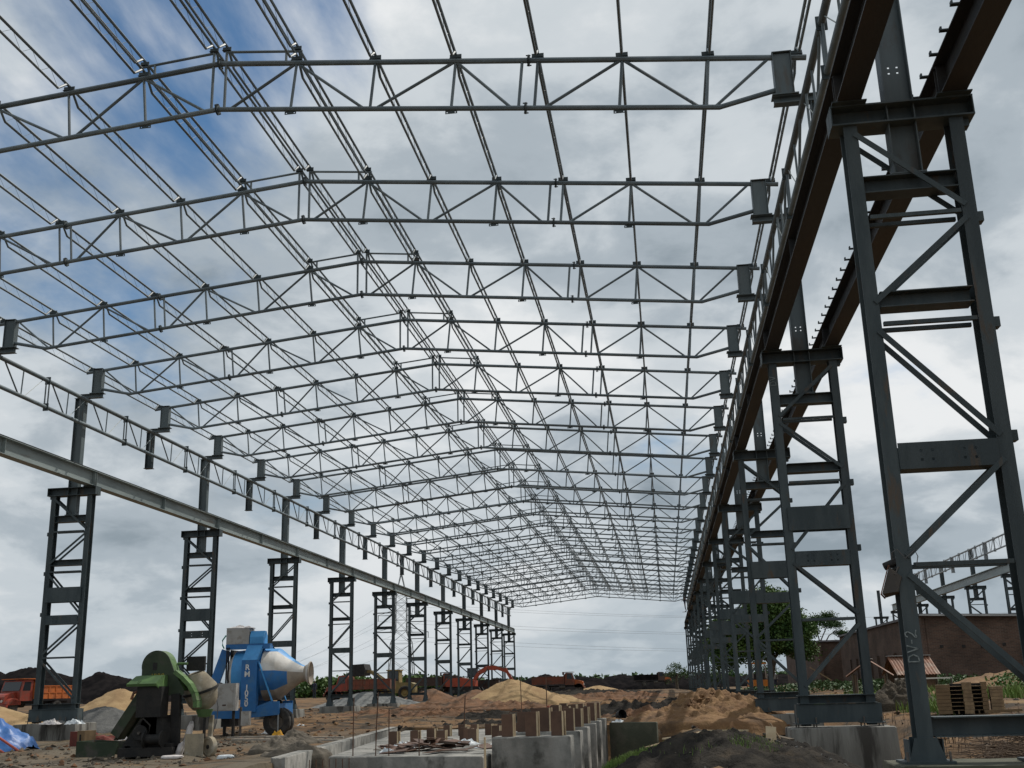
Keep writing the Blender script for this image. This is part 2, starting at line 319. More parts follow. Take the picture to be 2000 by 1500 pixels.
        for i in range(len(xs)-1):
            for j in range(len(zs)-1):
                if hole(i, j): continue
                a, b, c, d = xs[i], xs[i+1], zs[j], zs[j+1]; u, v = y-t/2, y+t/2
                s.add([(a, u, c), (b, u, c), (b, u, d), (a, u, d)], [(0, 1, 2, 3)], mat); s.add([(a, v, c), (b, v, c), (b, v, d), (a, v, d)], [(3, 2, 1, 0)], mat)
                if hole(i-1, j): s.add([(a, u, c), (a, v, c), (a, v, d), (a, u, d)], [(3, 2, 1, 0)], mat)
                if hole(i+1, j): s.add([(b, u, c), (b, v, c), (b, v, d), (b, u, d)], [(0, 1, 2, 3)], mat)
                if hole(i, j-1): s.add([(a, u, c), (b, u, c), (b, v, c), (a, v, c)], [(3, 2, 1, 0)], mat)
                if hole(i, j+1): s.add([(a, u, d), (b, u, d), (b, v, d), (a, v, d)], [(0, 1, 2, 3)], mat)
        return s
    def mesh(s, name, mat=None, smooth=None):
        me = bpy.data.meshes.new(name); me.from_pydata(s.v, [], s.f)
        names = s.mats if s.mats else [mat]
        for x in names: me.materials.append(MT[x])
        if s.mats: me.polygons.foreach_set('material_index', s.m)
        if smooth:
            me.polygons.foreach_set('use_smooth', [True]*len(me.polygons)); me.set_sharp_from_angle(angle=R(smooth))
        me.update(); return me
    def build(s, name, mat=None, parent=None, smooth=None, **k):
        return obj(name, s.mesh(name, mat, smooth), parent, **k)

def obj(name, me, parent=None, label=None, cat=None, group=None, kind=None, loc=None, rz=0):
    o = bpy.data.objects.new(name, me); C.objects.link(o)
    if parent: o.parent = parent
    if loc: o.location = loc
    if rz: o.rotation_euler = (0, 0, rz)
    tag(o, label, cat, group, kind); return o
def tag(o, label=None, cat=None, group=None, kind=None):
    for k, v in (('label', label), ('category', cat), ('group', group), ('kind', kind)):
        if v: o[k] = v
    return o
def thing(name, label, cat, loc=(0, 0, 0), rz=0, group=None):
    return obj(name, None, None, label, cat, group, None, loc, rz)
def dup(root, loc, label=None, rz=None):
    r = root.copy(); C.objects.link(r); r.location = loc
    if rz is not None: r.rotation_euler = (0, 0, rz)
    if label: r['label'] = label
    for ch in root.children:
        c = ch.copy(); C.objects.link(c); c.parent = r
        for g in ch.children:
            d = g.copy(); C.objects.link(d); d.parent = c
    return r
ORD = 'first second third fourth fifth sixth seventh eighth ninth tenth eleventh twelfth thirteenth fourteenth fifteenth sixteenth seventeenth eighteenth nineteenth twentieth twenty-first twenty-second twenty-third twenty-fourth twenty-fifth'.split()
def sstep(a, b, x):
    t = max(0.0, min(1.0, (x-a)/(b-a))) if a != b else 0; return t*t*(3-2*t)
def fbm(x, y, z=0, o=4): return noise.fractal(Vector((x, y, z)), 0.9, 2.0, o)
rnd = random.Random(7)

# ------------------------------------------------------------------ ground
def zg(x, y):
    z = 0.40+0.80*sstep(48, 135, y)
    z += 0.25*sstep(-26, -45, x)*sstep(40, 80, y)
    # right-hand strip along the columns and beyond
    r_ = sstep(0.5, 5.5, x)
    z = z*(1-r_)+r_*(0.30+0.25*sstep(22, 40, y)+0.45*sstep(5, 12, x)*sstep(25, 45, y)+0.25*sstep(60, 130, y))
    bump = 0.13*fbm(x*0.22, y*0.22)+0.07*fbm(x*0.9, y*0.9, 4)
    z += bump*(1-0.9*sstep(150, 260, y))
    # ruts and scraped banks across the middle ground
    if 36 < y < 120 and -22 < x < 3: z += 0.22*fbm(x*0.12+5, y*0.30, 9)*sstep(36, 46, y)*sstep(120, 90, y)
    # foundation pit and the trench along the brick-wall row
    xl = -7.75-(max(y, 22.6)-22.6)*0.122
    pit = sstep(xl-0.15, xl+0.15, x)*sstep(0.6, -0.5, x)*sstep(41.6, 41.0, y)*sstep(16, 18, y)
    if x > -1.6: pit *= sstep(37.4, 36.8, y)
    z = z*(1-pit)+(-0.85)*pit
    tr = sstep(0.8, 2.0, x)*sstep(6.4, 5.2, x)*sstep(15, 17, y)*sstep(41, 38, y)
    z -= 0.62*tr*(1-pit)
    # the photographer's low ground
    z -= 0.45*sstep(20, 14, y)*(1-pit)
    return z
def grid_axis(segs):
    a = []
    for lo, hi, st in segs:
        x = lo
        while x < hi-1e-6: a.append(x); x += st
    a.append(segs[-1][1]); return a
gx = grid_axis([(-4000, -1000, 500), (-1000, -200, 100), (-200, -60, 10), (-60, -26, 1.2), (-26, 14, 0.4), (14, 40, 1.3), (40, 200, 16), (200, 1000, 100), (1000, 4000, 500)])
gy = grid_axis([(-300, -40, 40), (-40, 10, 5), (10, 48, 0.4), (48, 90, 0.7), (90, 170, 2), (170, 400, 15), (400, 1000, 60), (1000, 8000, 500)])
gv = [(x, y, zg(x, y)) for y in gy for x in gx]; nx = len(gx)
gf = [(j*nx+i, j*nx+i+1, (j+1)*nx+i+1, (j+1)*nx+i) for j in range(len(gy)-1) for i in range(nx-1)]
g = MB(); g.add(gv, gf); g.build('ground', 'ground_soil', None, 60, kind='structure')

def heap(name, label, cat, cx, cy, rx, ry, h, z0, mat_, seed=0, rough=0.12, power=1.15, nr=26, na=56, group=None, peaks=None, fine=0.05, flat=0.0):
    mb = MB(); vs = []
    for i in range(nr+1):
        r = i/nr
        for j in range(na):
            a = 2*PI*j/na
            rr = r*(1+0.16*fbm(math.cos(a)*1.3+seed, math.sin(a)*1.3, seed))
            x, y = rx*rr*math.cos(a), ry*rr*math.sin(a)
            rt = math.sqrt(r*r+0.012)
            e = max(0, 1-rt)
            if flat: e = min(e, 1-flat)/(1-flat)
            z = h*(e**power)
            if peaks:
                z = 0
                for (px, py, ph, pr) in peaks:
                    d = math.hypot((x-px)/pr, (y-py)/pr); z = max(z, ph*max(0, 1-math.sqrt(d*d+0.02))**power)
                z *= sstep(1.0, 0.8, r)
            k = sstep(1.02, 0.55, r)
            z += k*(rough*h*fbm(x*0.9/max(h, .6)+seed*3, y*0.9/max(h, .6), 2)+fine*fbm(x*4+seed, y*4, 7, 5))
            vs.append((x, y, z-0.25*sstep(0.9, 1.0, r)))
    fs = [(i*na+j, (i+1)*na+j, (i+1)*na+(j+1) % na, i*na+(j+1) % na) for i in range(nr) for j in range(na)]
    mb.add(vs, fs)
    return mb.build(name, mat_, None, 70, label=label, cat=cat, group=group, loc=(cx, cy, z0))

# ------------------------------------------------------------------ steel shed: constants
XM = -9.12; Y0 = 20.67; S = 6.0; DXC = 12.925
ZC = 9.63                                    # top of the column heads
def zt(dx): return 15.49-0.1*abs(dx)         # top chord axis
def zb(dx): return 14.34-0.1*abs(dx)
KS = 1.8
# ------------------------------------------------------------------ roof truss
TP = []     # (part name, mesh)
def tpart(name, mb, mat_='tube', smooth=40): TP.append((name, mb.mesh(name, mat_, smooth)))
def Tn(dx): return (dx, 0, zt(dx))
def Bn(dx):
    return (dx-math.copysign(0.115, dx) if abs(dx) > 0.5 else dx, 0, zb(dx-math.copysign(0.115, dx) if abs(dx) > 0.5 else dx))
ZB0 = 13.2
for sgn in (-1, 1):
    a = 12.8*sgn
    tpart('top_chord', MB().tube((0.0, 0, zt(0)), Tn(a), 0.062, 8))
    kn = 10.95*sgn; ke = 12.15*sgn
    tpart('bottom_chord', MB().path([(0, 0, zb(0)), (kn, 0, zb(kn)), (ke, 0, 13.52)], 0.057, 8))
    for k in (1, 2, 3, 4, 5, 6): tpart('vertical', MB().tube(Tn(k*KS*sgn), Bn(k*KS*sgn), 0.034, 6))
    tpart('vertical', MB().tube(Tn(6.86*sgn), Bn(6.86*sgn), 0.034, 6))
    tpart('vertical', MB().tube((0.15*sgn, 0, zt(.15)), (0.15*sgn, 0, zb(.15)), 0.034, 6))
    B2 = lambda d: (d*sgn, 0, zb(d))
    for p, q in ((Tn(KS*sgn), B2(0.28)), (Tn(KS*sgn), B2(3.36)), (Tn(3*KS*sgn), B2(3.6)), (Tn(3*KS*sgn), B2(6.6)), (Tn(5*KS*sgn), B2(7.3)), (Tn(5*KS*sgn), B2(10.55)), (Tn(12.05*sgn), B2(10.85))):
        tpart('diagonal', MB().tube(p, q, 0.034, 6))
    # bolted splices of the chords
    for base, ln in ((Tn(7.0*sgn), 1), (B2(6.9), 1)):
        m_ = MB(); c = Vector(base); d = Vector((1, 0, -0.1*sgn)).normalized()
        for o in (-0.018, 0.006): m_.tube(c+d*o, c+d*(o+0.012), 0.13, 10)
        for t in range(4):
            an = PI/4+t*PI/2; r_ = Vector((0, math.cos(an)*0.105, math.sin(an)*0.105)); m_.tube(c+r_-d*0.05, c+r_+d*0.05, 0.014, 6)
        tpart('splice_flange', m_, 'steel')
    # purlin cleats
    for k in range(1, 8):
        x = k*KS*sgn; z = zt(x)+0.06
        m_ = MB(); m_.box(x-0.13, x+0.13, -0.05, 0.05, z, z+0.012); m_.box(x-0.13, x+0.13, -0.006, 0.006, z+0.012, z+0.11)
        tpart('cleat', m_, 'steel', None)
    for k in (1, 3, 5):
        x = (k*KS-0.115)*sgn; z = zb(x)-0.055
        tpart('tie_plate', MB().holed(x-0.13, x+0.13, z-0.07, z, 0, 0.012, [(x-0.09, z-0.04), (x+0.09, z-0.04)], 0.028), 'steel', None)
    # raised ridge monitor
    zr = 0.30
    tpart('monitor_rail', MB().tube((0.15*sgn, 0, zt(.15)+zr), (1.92*sgn, 0, zt(1.92)+zr), 0.03, 6))
    tpart('monitor_post', MB().tube((0.15*sgn, 0, zt(.15)), (0.15*sgn, 0, zt(.15)+zr), 0.034, 6))
    tpart('monitor_post', MB().tube((1.55*sgn, 0, zt(1.55)), (1.55*sgn, 0, zt(1.55)+zr), 0.03, 6))
    for x in (0.15*sgn, 1.8*sgn):
        z = zt(x)+zr+0.03; m_ = MB(); m_.box(x-0.1, x+0.1, -0.05, 0.05, z, z+0.012); m_.box(x-0.1, x+0.1, -0.006, 0.006, z+0.012, z+0.1); tpart('cleat', m_, 'steel', None)
    # end post (H-section) and the bracket that carries it
    m_ = MB(); x0, x1 = sorted((12.1*sgn, 12.48*sgn)); xm = (x0+x1)/2
    m_.ibeam((xm, 0, 13.36), (xm, 0, 14.33), 0.24, 0.38, 0.016, 0.012, up=(1, 0, 0)); m_.box(xm-0.17, xm+0.17, -0.075, -0.063, 13.37, 14.31); m_.box(xm-0.2, xm+0.2, -0.13, 0.13, 14.33, 14.345)
    tpart('end_post', m_, 'post_steel', None)
    m_ = MB(); m_.box(min(12.02*sgn, 12.56*sgn), max(12.02*sgn, 12.56*sgn), -0.15, 0.15, 13.335, 13.357)
    m_.ibeam((12.05*sgn, 0, 13.25), (13.12*sgn, 0, 13.25), 0.2, 0.166, 0.014, 0.012)
    tpart('bracket', m_, 'post_steel', None)
# ridge splice
for z in (zt(0), zb(0)):
    m_ = MB()
    for o in (-0.02, 0.006): m_.tube((o, 0, z), (o+0.014, 0, z), 0.13, 10)
    for t in range(4):
        an = PI/4+t*PI/2; m_.tube((-0.05, math.cos(an)*0.105, z+math.sin(an)*0.105), (0.05, math.cos(an)*0.105, z+math.sin(an)*0.105), 0.014, 6)
    tpart('splice_flange', m_, 'steel')
for _, me in TP:
    me.transform(Matrix.Translation((0, 0, -ZB0)))
joined = None
NT = 24
for i in range(-1, NT):
    seat = 'seated over a pair of laced columns' if i % 2 else 'on stub posts hung in the eaves girders'
    lab = ('tubular steel roof truss directly above the floodlight column' if i < 0 else f'{ORD[i]} tubular roof truss beyond the floodlight column, {seat}')
    if i <= 11:
        t = thing('roof_truss', lab, 'roof truss', (XM, Y0+S*i, ZB0), group='tubular roof trusses spanning the shed')
        for nm, me in TP: obj(nm, me, t)
    else:
        if joined is None:
            bm = bmesh.new()
            jm = bpy.data.meshes.new('roof_truss'); jm.materials.append(MT['tube']); jm.materials.append(MT['steel'])
            for nm, me in TP:
                k0 = len(bm.faces); bm.from_mesh(me); bm.faces.ensure_lookup_table()
                mi = 0 if me.materials[0] == MT['tube'] else 1
                for f in bm.faces[k0:]: f.material_index = mi
            bm.to_mesh(jm); bm.free(); joined = jm
        obj('roof_truss', joined, None, lab, 'roof truss', 'tubular roof trusses spanning the shed', None, (XM, Y0+S*i, ZB0))

# ------------------------------------------------------------------ lattice purlins
def purlin_meshes():
    dz = 0.30; LN = S-0.03
    tcm = MB().tube((0, 0.015, 0), (0, LN, 0), 0.034, 6).mesh('top_chord', 'tube', 40)
    bcm = MB().path([(0, 0.12, -0.04), (0, 0.42, -dz), (0, LN-0.42, -dz), (0, LN-0.12, -0.04)], 0.031, 6).mesh('bottom_chord', 'tube', 40)
    m_ = MB(); n = 14; st = (LN-0.84)/n
    for k in range(n):
        a, b = 0.42+k*st, 0.42+(k+1)*st
        m_.tube((0, a, -dz if k % 2 == 0 else 0), (0, b, 0 if k % 2 == 0 else -dz), 0.0045, 4, caps=False)
    lcm = m_.mesh('lacing', 'tube', None)
    return tcm, bcm, lcm
ptc, pbc, plc = purlin_meshes()
bm = bmesh.new()
for me in (ptc, pbc, plc): bm.from_mesh(me)
pj = bpy.data.meshes.new('purlin'); bm.to_mesh(pj); bm.free(); pj.materials.append(MT['tube'])
lines = []
for sgn, side in ((1, 'brick-wall side'), (-1, 'coal-heap side')):
    lines.append((0.15*sgn, zt(.15)+0.30+0.14, f'raised ridge purlin on the {side}'))
    lines.append((1.8*sgn, zt(1.8)+0.30+0.14, f'raised monitor purlin next to the ridge, {side}'))
    for k in range(1, 8):
        nm = 'eaves purlin' if k == 7 else f'{ORD[k-1]} purlin below the ridge'
        lines.append((k*KS*sgn, zt(k*KS)+0.06+0.118, f'{nm}, {side}'))
far = MB(); nb = 0
for b in range(-1, NT-1):
    for dx, z, lab in lines:
        if b < 15:
            bay = 'bay at the floodlight column' if b < 0 else f'{ORD[b]} bay past the floodlight column'
            l_ = f'{lab}, {bay}'
            if b <= 6:
                t = thing('purlin', l_, 'purlin', (XM+dx, Y0+S*b, z), group='lattice purlins across the roof trusses')
                obj('top_chord', ptc, t); obj('bottom_chord', pbc, t); obj('lacing', plc, t)
            else: obj('purlin', pj, None, l_, 'purlin', 'lattice purlins across the roof trusses', None, (XM+dx, Y0+S*b, z))
        else:
            x = XM+dx; y = Y0+S*b
            far.tube((x, y, z), (x, y+S-0.03, z), 0.036, 4); far.path([(x, y+.12, z-.04), (x, y+.42, z-.3), (x, y+S-.45, z-.3), (x, y+S-.15, z-.04)], 0.034, 4)
            for k in range(8):
                a0 = y+.42+k*.64; far.tube((x, a0, z-.3 if k % 2 == 0 else z), (x, a0+.64, z if k % 2 == 0 else z-.3), 0.01, 3, caps=False)
far.build('purlin_field', 'tube', None, None, label='mass of lattice purlins at the far end of the roof', cat='purlins', kind='stuff')

# ------------------------------------------------------------------ laced columns
def column_meshes(H, flip, base, plate, top=13.155, zbase=0.71, low=False):
    """local origin at base; legs at x = -0.725 / +0.725, lacing on both faces"""
    P = []
    def part(n, mb, m='steel', s=None): P.append((n, mb.mesh(n, m, s)))
    lx = 0.725; D = 0.15
    fz = lambda f: H*(1-f)
    foot = 0.0
    for sx in (-1, 1): part('leg', MB().ibeam((sx*lx, 0, 0.03), (sx*lx, 0, fz(0.034)), 0.19, 2*D, 0.018, 0.014, up=(0, 1, 0)))
    m_ = MB(); m_.ibeam((-0.98, 0, H-0.155), (0.98, 0, H-0.155), 0.40, 0.31, 0.024, 0.018)
    for x in (-0.97, 0.97): m_.box(x-0.008, x+0.008, -0.2, 0.2, H-0.285, H-0.025)
    part('cap_beam', m_)
    zp0 = fz(0.153)
    m_ = MB(); m_.ibeam((-lx+0.097, 0, (zp0+fz(0.124))/2), (lx-0.097, 0, (zp0+fz(0.124))/2), 0.30, 0.25, 0.016, 0.012); part('head_beam', m_)
    # upper post: flanges on the sides, holed web facing along the shed
    zl, zh = zp0+0.26, top-zbase
    m_ = MB(); 
    zq = H+0.55
    m_.holed(-0.185, 0.185, zl, zh, 0.0, 0.014, [(-0.06, zq), (0.06, zq), (-0.06, zq+0.09), (0.06, zq+0.09)], 0.03)
    for sx in (-1, 1): m_.box(sx*0.185-0.008, sx*0.185+0.008, -0.13, 0.13, zl, zh)
    m_.box(-0.22, 0.22, -0.16, 0.16, zh, zh+0.015); m_.box(-0.24, 0.24, -0.15, 0.15, zl, zl+0.02)
    part('upper_post', m_, 'post_steel')
    def strut(f, h=0.055):
        for s_ in (-1, 1): part('strut', MB().box(-lx+0.12, lx-0.12, s_*D-0.03, s_*D+0.03, fz(f)-h/2, fz(f)+h/2))
    def beam(f0, f1): part('batten_beam', MB().ibeam((-lx+0.12, 0, fz((f0+f1)/2)), (lx-0.12, 0, fz((f0+f1)/2)), 0.32, (f1-f0)*H, 0.014, 0.012))
    strut(0.195)
    beam(0.318, 0.343); strut(0.37)
    d = -1 if flip else 1
    def diag(f0, f1, dr):
        for s_ in (-1, 1): part('diagonal', MB().bar((-lx*dr*0.94, s_*(D+0.012), fz(f0)), (lx*dr*0.94, s_*(D+0.012), fz(f1)), 0.02, 0.075, up=(0, 0, 1)))
    diag(0.05, 0.185, d); diag(0.205, 0.335, -d); diag(0.38, 0.55, d); diag(0.585, 0.72, -d); diag(0.745, 0.90, d)
    strut(0.732)
    if plate:
        for s_ in (-1, 1): part('splice_plate', MB().box(-lx+0.02, lx-0.02, s_*(D+0.045)-0.006, s_*(D+0.045)+0.006, fz(0.50), fz(0.437)))
    za, zb_ = fz(0.594), fz(0.555); zm = (za+zb_)/2
    m_ = MB(); hl = [(x, zm+o) for x in (-0.34, -0.2, 0.2, 0.34) for o in (-0.06, 0.06)]
    m_.holed(-lx+0.1, lx-0.1, za, zb_, -D-0.012, 0.012, hl, 0.035); m_.holed(-lx+0.1, lx-0.1, za, zb_, D+0.012, 0.012, hl, 0.035)
    m_.box(-lx+0.12, lx-0.12, -D+0.005, D-0.005, za, za+0.014); part('holed_batten', m_)
    for k, f in enumerate((0.04, 0.203, 0.375, 0.55)):
        part('girt_cleat', MB().box(lx*1.0+0.097, lx+0.19, -0.08, 0.08, fz(f)-0.07, fz(f)+0.07))
    if base == 'box':
        m_ = MB(); m_.ibeam((-lx-0.14, 0, H*0.0625+0.05), (lx+0.14, 0, H*0.0625+0.05), 0.5, 0.19, 0.016, 0.014); part('base_beam', m_)
        m_ = MB()
        for s_ in (-1, 1): m_.box(-lx-0.22, lx+0.22, s_*0.2-0.008, s_*0.2+0.008, 0.10, 0.50)
        for x in (-lx-0.2, lx+0.2, 0): m_.box(x-0.008, x+0.008, -0.19, 0.19, 0.10, 0.5)
        part('base_girder', m_)
        for sx in (-1, 1):
            part('base_plate', MB().box(sx*lx-0.26, sx*lx+0.26, -0.3, 0.3, 0.075, 0.1))
            for bx in (-0.2, 0.2):
                for by in (-0.24, 0.24): part('anchor_bolt', MB().tube((sx*lx+bx, by, -0.1), (sx*lx+bx, by, 0.22), 0.016, 6), 'bolt')
    else:
        bz_ = 0.42 if low else H*0.075
        part('base_beam', MB().ibeam((-lx+0.12, 0, bz_), (lx-0.12, 0, bz_), 0.34, 0.24, 0.016, 0.014))
        for sx in (-1, 1):
            m_ = MB()
            for s_ in (-1, 1):
                m_.poly([(sx*lx-0.22, 0.03), (sx*lx+0.22, 0.03), (sx*lx+0.13, 0.30 if low else 0.52), (sx*lx-0.13, 0.30 if low else 0.52)], s_*(D+0.012)-0.007, s_*(D+0.012)+0.007)
            for x in (-0.2, 0.2): m_.box(sx*lx+x-0.007, sx*lx+x+0.007, -D-0.004, D+0.004, 0.03, 0.28)
            part('foot_gusset', m_)
            part('base_plate', MB().box(sx*lx-0.3, sx*lx+0.3, -0.28, 0.28, 0.0, 0.03))
            for bx in (-0.25, 0.25): part('anchor_bolt', MB().tube((sx*lx+bx, -0.22, -0.1), (sx*lx+bx, -0.22, 0.14), 0.016, 6), 'bolt')
    return P
CM = {}
def column(x, y, zbase, flip, base, plate, label, mir=False, joined=False, H=None, top=13.155, group=None, zcap=ZC):
    key = (round(zbase, 3), flip, base, plate, joined, top, zcap)
    if key not in CM:
        P = column_meshes(zcap-zbase, flip, base, plate, top, zbase, abs(zbase-0.71) < .01)
        if joined:
            b_ = bmesh.new()
            for n_, me in P: b_.from_mesh(me)
            jm = bpy.data.meshes.new('laced_column'); b_.to_mesh(jm); b_.free(); jm.materials.append(MT['steel']); CM[key] = jm
        else: CM[key] = P
    rz = PI if mir else 0
    if joined: return obj('laced_column', CM[key], None, label, 'steel column', group, None, (x, y, zbase), rz)
    t = thing('laced_column', label, 'steel column', (x, y, zbase), rz, group)
    for n_, me in CM[key]: obj(n_, me, t)
    return t
def pedestal(x, y, ztop, hx, hy, depth, label, mat_='concrete_weathered', seed=0):
    m_ = MB(); rr = random.Random(seed*17+3); nseg = 8
    # slightly tapering cast block with chamfered arrises and uneven faces
    def ring(z, k, ch):
        a, b_ = hx*k, hy*k
        pts = []
        for (p, q) in (((-a+ch, -b_), (a-ch, -b_)), ((a, -b_+ch), (a, b_-ch)), ((a-ch, b_), (-a+ch, b_)), ((-a, b_-ch), (-a, -b_+ch))):
            for i in range(nseg):
                t = i/(nseg-1); pts.append((p[0]+(q[0]-p[0])*t+rr.uniform(-.006, .006), p[1]+(q[1]-p[1])*t+rr.uniform(-.006, .006), z+rr.uniform(-.006, .006)))
        return pts
    rings = [ring(-depth, 1.07, .02), ring(-depth*.66, 1.05, .02), ring(-depth*.33, 1.02, .02), ring(-0.02, 1.0, .02), ring(0, 0.985, .03)]
    n_ = len(rings[0]); vs = [p for r_ in rings for p in r_]
    fs = [(a*n_+i, a*n_+(i+1) % n_, (a+1)*n_+(i+1) % n_, (a+1)*n_+i) for a in range(4) for i in range(n_)]+[tuple(4*n_+i for i in range(n_))]
    m_.add(vs, fs)
    return m_.build('concrete_pedestal', mat_, None, 40, label=label, cat='pedestal', group='concrete pedestals under the columns', loc=(x, y, ztop))

XR = XM+DXC; XL = XM-DXC
ZPR, ZPL = 0.71, 1.0
for n_, i in enumerate(range(-3, NT, 2)):
    y = Y0+S*i
    if i == -1: lab = 'tall laced column marked DV-2 with a floodlight on its leg'
    elif i < -1: lab = 'laced column one bay before the floodlight column in the brick-wall row'
    else: lab = f'{ORD[n_-2]} laced column after the floodlight column in the brick-wall row'
    flip = i in (1, 5, 9, 11, 15, 19)
    column(XR, y, ZPR, flip, 'feet' if i < 0 else 'box', i >= 0, lab, joined=i > 13, group='laced columns along the brick-wall row')
    lab = 'concrete pedestal under the floodlight column' if i == -1 else ('concrete pedestal one bay before the floodlight column' if i < -1 else f'concrete pedestal under the {ORD[n_-2]} column after the floodlight column')
    pedestal(XR, y, ZPR, 1.14, 0.62, 1.6, lab, 'concrete_mossy' if i < 0 else 'concrete_weathered', seed=n_)
for n_, i in enumerate(range(1, NT, 2)):
    y = Y0+S*i
    beh = {1: ' behind the green mixer', 2: ' behind the blue mixer'}.get(n_, '')
    lab = f'{ORD[n_]} laced column of the coal-heap row{", standing"+beh if beh else ""}'
    flip = i not in (1, 3, 5, 11)
    column(XL, y, ZPL, not flip, 'box' if i <= 3 else 'feet', i <= 5, lab, mir=True, joined=i > 15, group='laced columns along the coal-heap row')
    pedestal(XL, y, ZPL, 1.2, 0.75, 1.0, f'concrete pedestal under the {ORD[n_]} column of the coal-heap row', seed=n_+40)

# ------------------------------------------------------------------ crane girders
def crane_girder(x, y, label, mat_, clips=0, ln=12.0, z=ZC, group=None):
    t = thing('crane_girder', label, 'crane girder', (x, y, z), group=group)
    key = (mat_, clips)
    if key not in CG:
        P = []
        P.append(('beam', MB().ibeam((0, 0.01, 0.31), (0, ln-0.01, 0.31), 0.34, 0.58, 0.025, 0.016).mesh('beam', mat_)))
        for s_ in (-1, 1):
            sm = MB().box(min(s_*.008, s_*.14), max(s_*.008, s_*.14), -.007, .007, 0.047, 0.573)
            for k in range(3):
                q = MB(); yy = 0.06+k*(ln-0.12)/2; q.add([(a, b+yy, c) for a, b, c in sm.v], sm.f); P.append(('stiffener', q.mesh('stiffener', mat_)))
        m_ = MB(); m_.ibeam((0, 0.01, 0.645), (0, ln-0.01, 0.645), 0.07, 0.09, 0.018, 0.018); P.append(('rail', m_.mesh('rail', 'girder_shaded')))
        P.append(('bearing_plate', MB().box(-0.24, 0.24, -0.0+0.015, 0.3, 0.0, 0.018).mesh('bearing_plate', 'steel')))
        P.append(('bearing_plate', MB().box(-0.24, 0.24, ln-0.3, ln-0.015, 0.0, 0.018).mesh('bearing_plate', 'steel')))
        for s_ in (-1, 1): P.append(('splice_plate', MB().box(s_*0.015-0.006, s_*0.015+0.006, 0.10, 0.26, 0.1, 0.5).mesh('splice_plate', 'rust')))
        if clips:
            for k in range(20):
                yy = 0.3+k*0.6; P.append(('clip', MB().box(min(clips*0.16, clips*0.27), max(clips*0.16, clips*0.27), yy-.035, yy+.035, 0.602, 0.62).box(clips*0.255-.012, clips*0.255+.012, yy-.035, yy+.035, 0.62, 0.66).mesh('clip', 'steel')))
        CG[key] = P
    for n_, me in CG[key]: obj(n_, me, t)
CG = {}
for n_, i in enumerate(range(-3, NT-2, 2)):
    y = Y0+S*i
    sp_ = 'before the floodlight column' if i == -3 else f'{ORD[n_-1]} span past the floodlight column'
    crane_girder(XR-0.72, y, f'inner crane girder, {sp_}', 'girder_shaded', 0, group='crane girders on the brick-wall row')
    crane_girder(XR+0.72, y, f'outer crane girder with rail clips, {sp_}', 'girder_shaded', -1, group='crane girders on the brick-wall row')
for n_, i in enumerate(range(1, NT-2, 2)):
    crane_girder(XL+0.72, Y0+S*i, f'pale weathered crane girder, {ORD[n_]} span along the coal-heap row', 'galv', 0, group='crane girders on the coal-heap row')

# ------------------------------------------------------------------ eaves lattice girders
def eaves_meshes():
    P = []
    zt_, zb_ = -0.11, -1.1
    P.append(('top_chord', MB().tube((0, 0.01, zt_), (0, 11.99, zt_), 0.078, 10).mesh('top_chord', 'tube', 40)))
    P.append(('bottom_chord', MB().tube((0, 0.01, zb_), (0, 11.99, zb_), 0.072, 10).mesh('bottom_chord', 'tube', 40)))
    for h in (0, 6):
        for q in (0, 3):
            o = h+q
            P.append(('diagonal', MB().tube((0, o+0.25, zt_), (0, o+1.25, zb_), 0.03, 6).mesh('diagonal', 'tube', 40)))
            P.append(('vertical', MB().tube((0, o+1.45, zt_), (0, o+1.40, zb_), 0.026, 6).mesh('vertical', 'tube', 40)))
            P.append(('tie_rod', MB().tube((0, o+1.55, zb_), (0, o+2.75, zt_), 0.012, 5).mesh('tie_rod', 'galv', 40)))
            if q: P.append(('vertical', MB().tube((0, o+2.3, zt_), (0, o+2.3, zb_), 0.026, 6).mesh('vertical', 'tube', 40)))
        for o in (2.9, 3.1): P.append(('vertical', MB().tube((0, h+o, zt_), (0, h+o, zb_), 0.03, 6).mesh('vertical', 'tube', 40)))
        for z in (zt_, zb_): P.append(('splice_plate', MB().box(-0.10, 0.10, h+2.985, h+3.015, z-0.14, z+0.14).box(-.07, .07, h+2.9, h+3.1, z-.012, z+.012).mesh('splice_plate', 'steel')))
    m_ = MB(); m_.ibeam((0, 6, -1.6), (0, 6, -0.005), 0.22, 0.3, 0.014, 0.012, up=(1, 0, 0)); m_.box(-0.19, 0.19, 5.86, 6.14, -1.62, -1.6)
    me = m_.mesh('stub_post', 'steel'); P.append(('stub_post', me))
    return P
EM = eaves_meshes()
for row, x0, side in ((1, XR, 'brick-wall row'), (-1, XL, 'coal-heap row')):
    for n_, i in enumerate(range(-1 if row > 0 else 1, NT-2, 2)):
        t = thing('eaves_girder', f'open lattice eaves girder with stub post, {ORD[n_]} span of the {side}', 'lattice girder', (x0-row*0.33, Y0+S*i, 13.16), group=f'eaves girders on the {side}')
        for nm, me in EM:
            o = obj(nm, me, t)
            if nm == 'stub_post': o.location = (row*0.33, 0, 0)

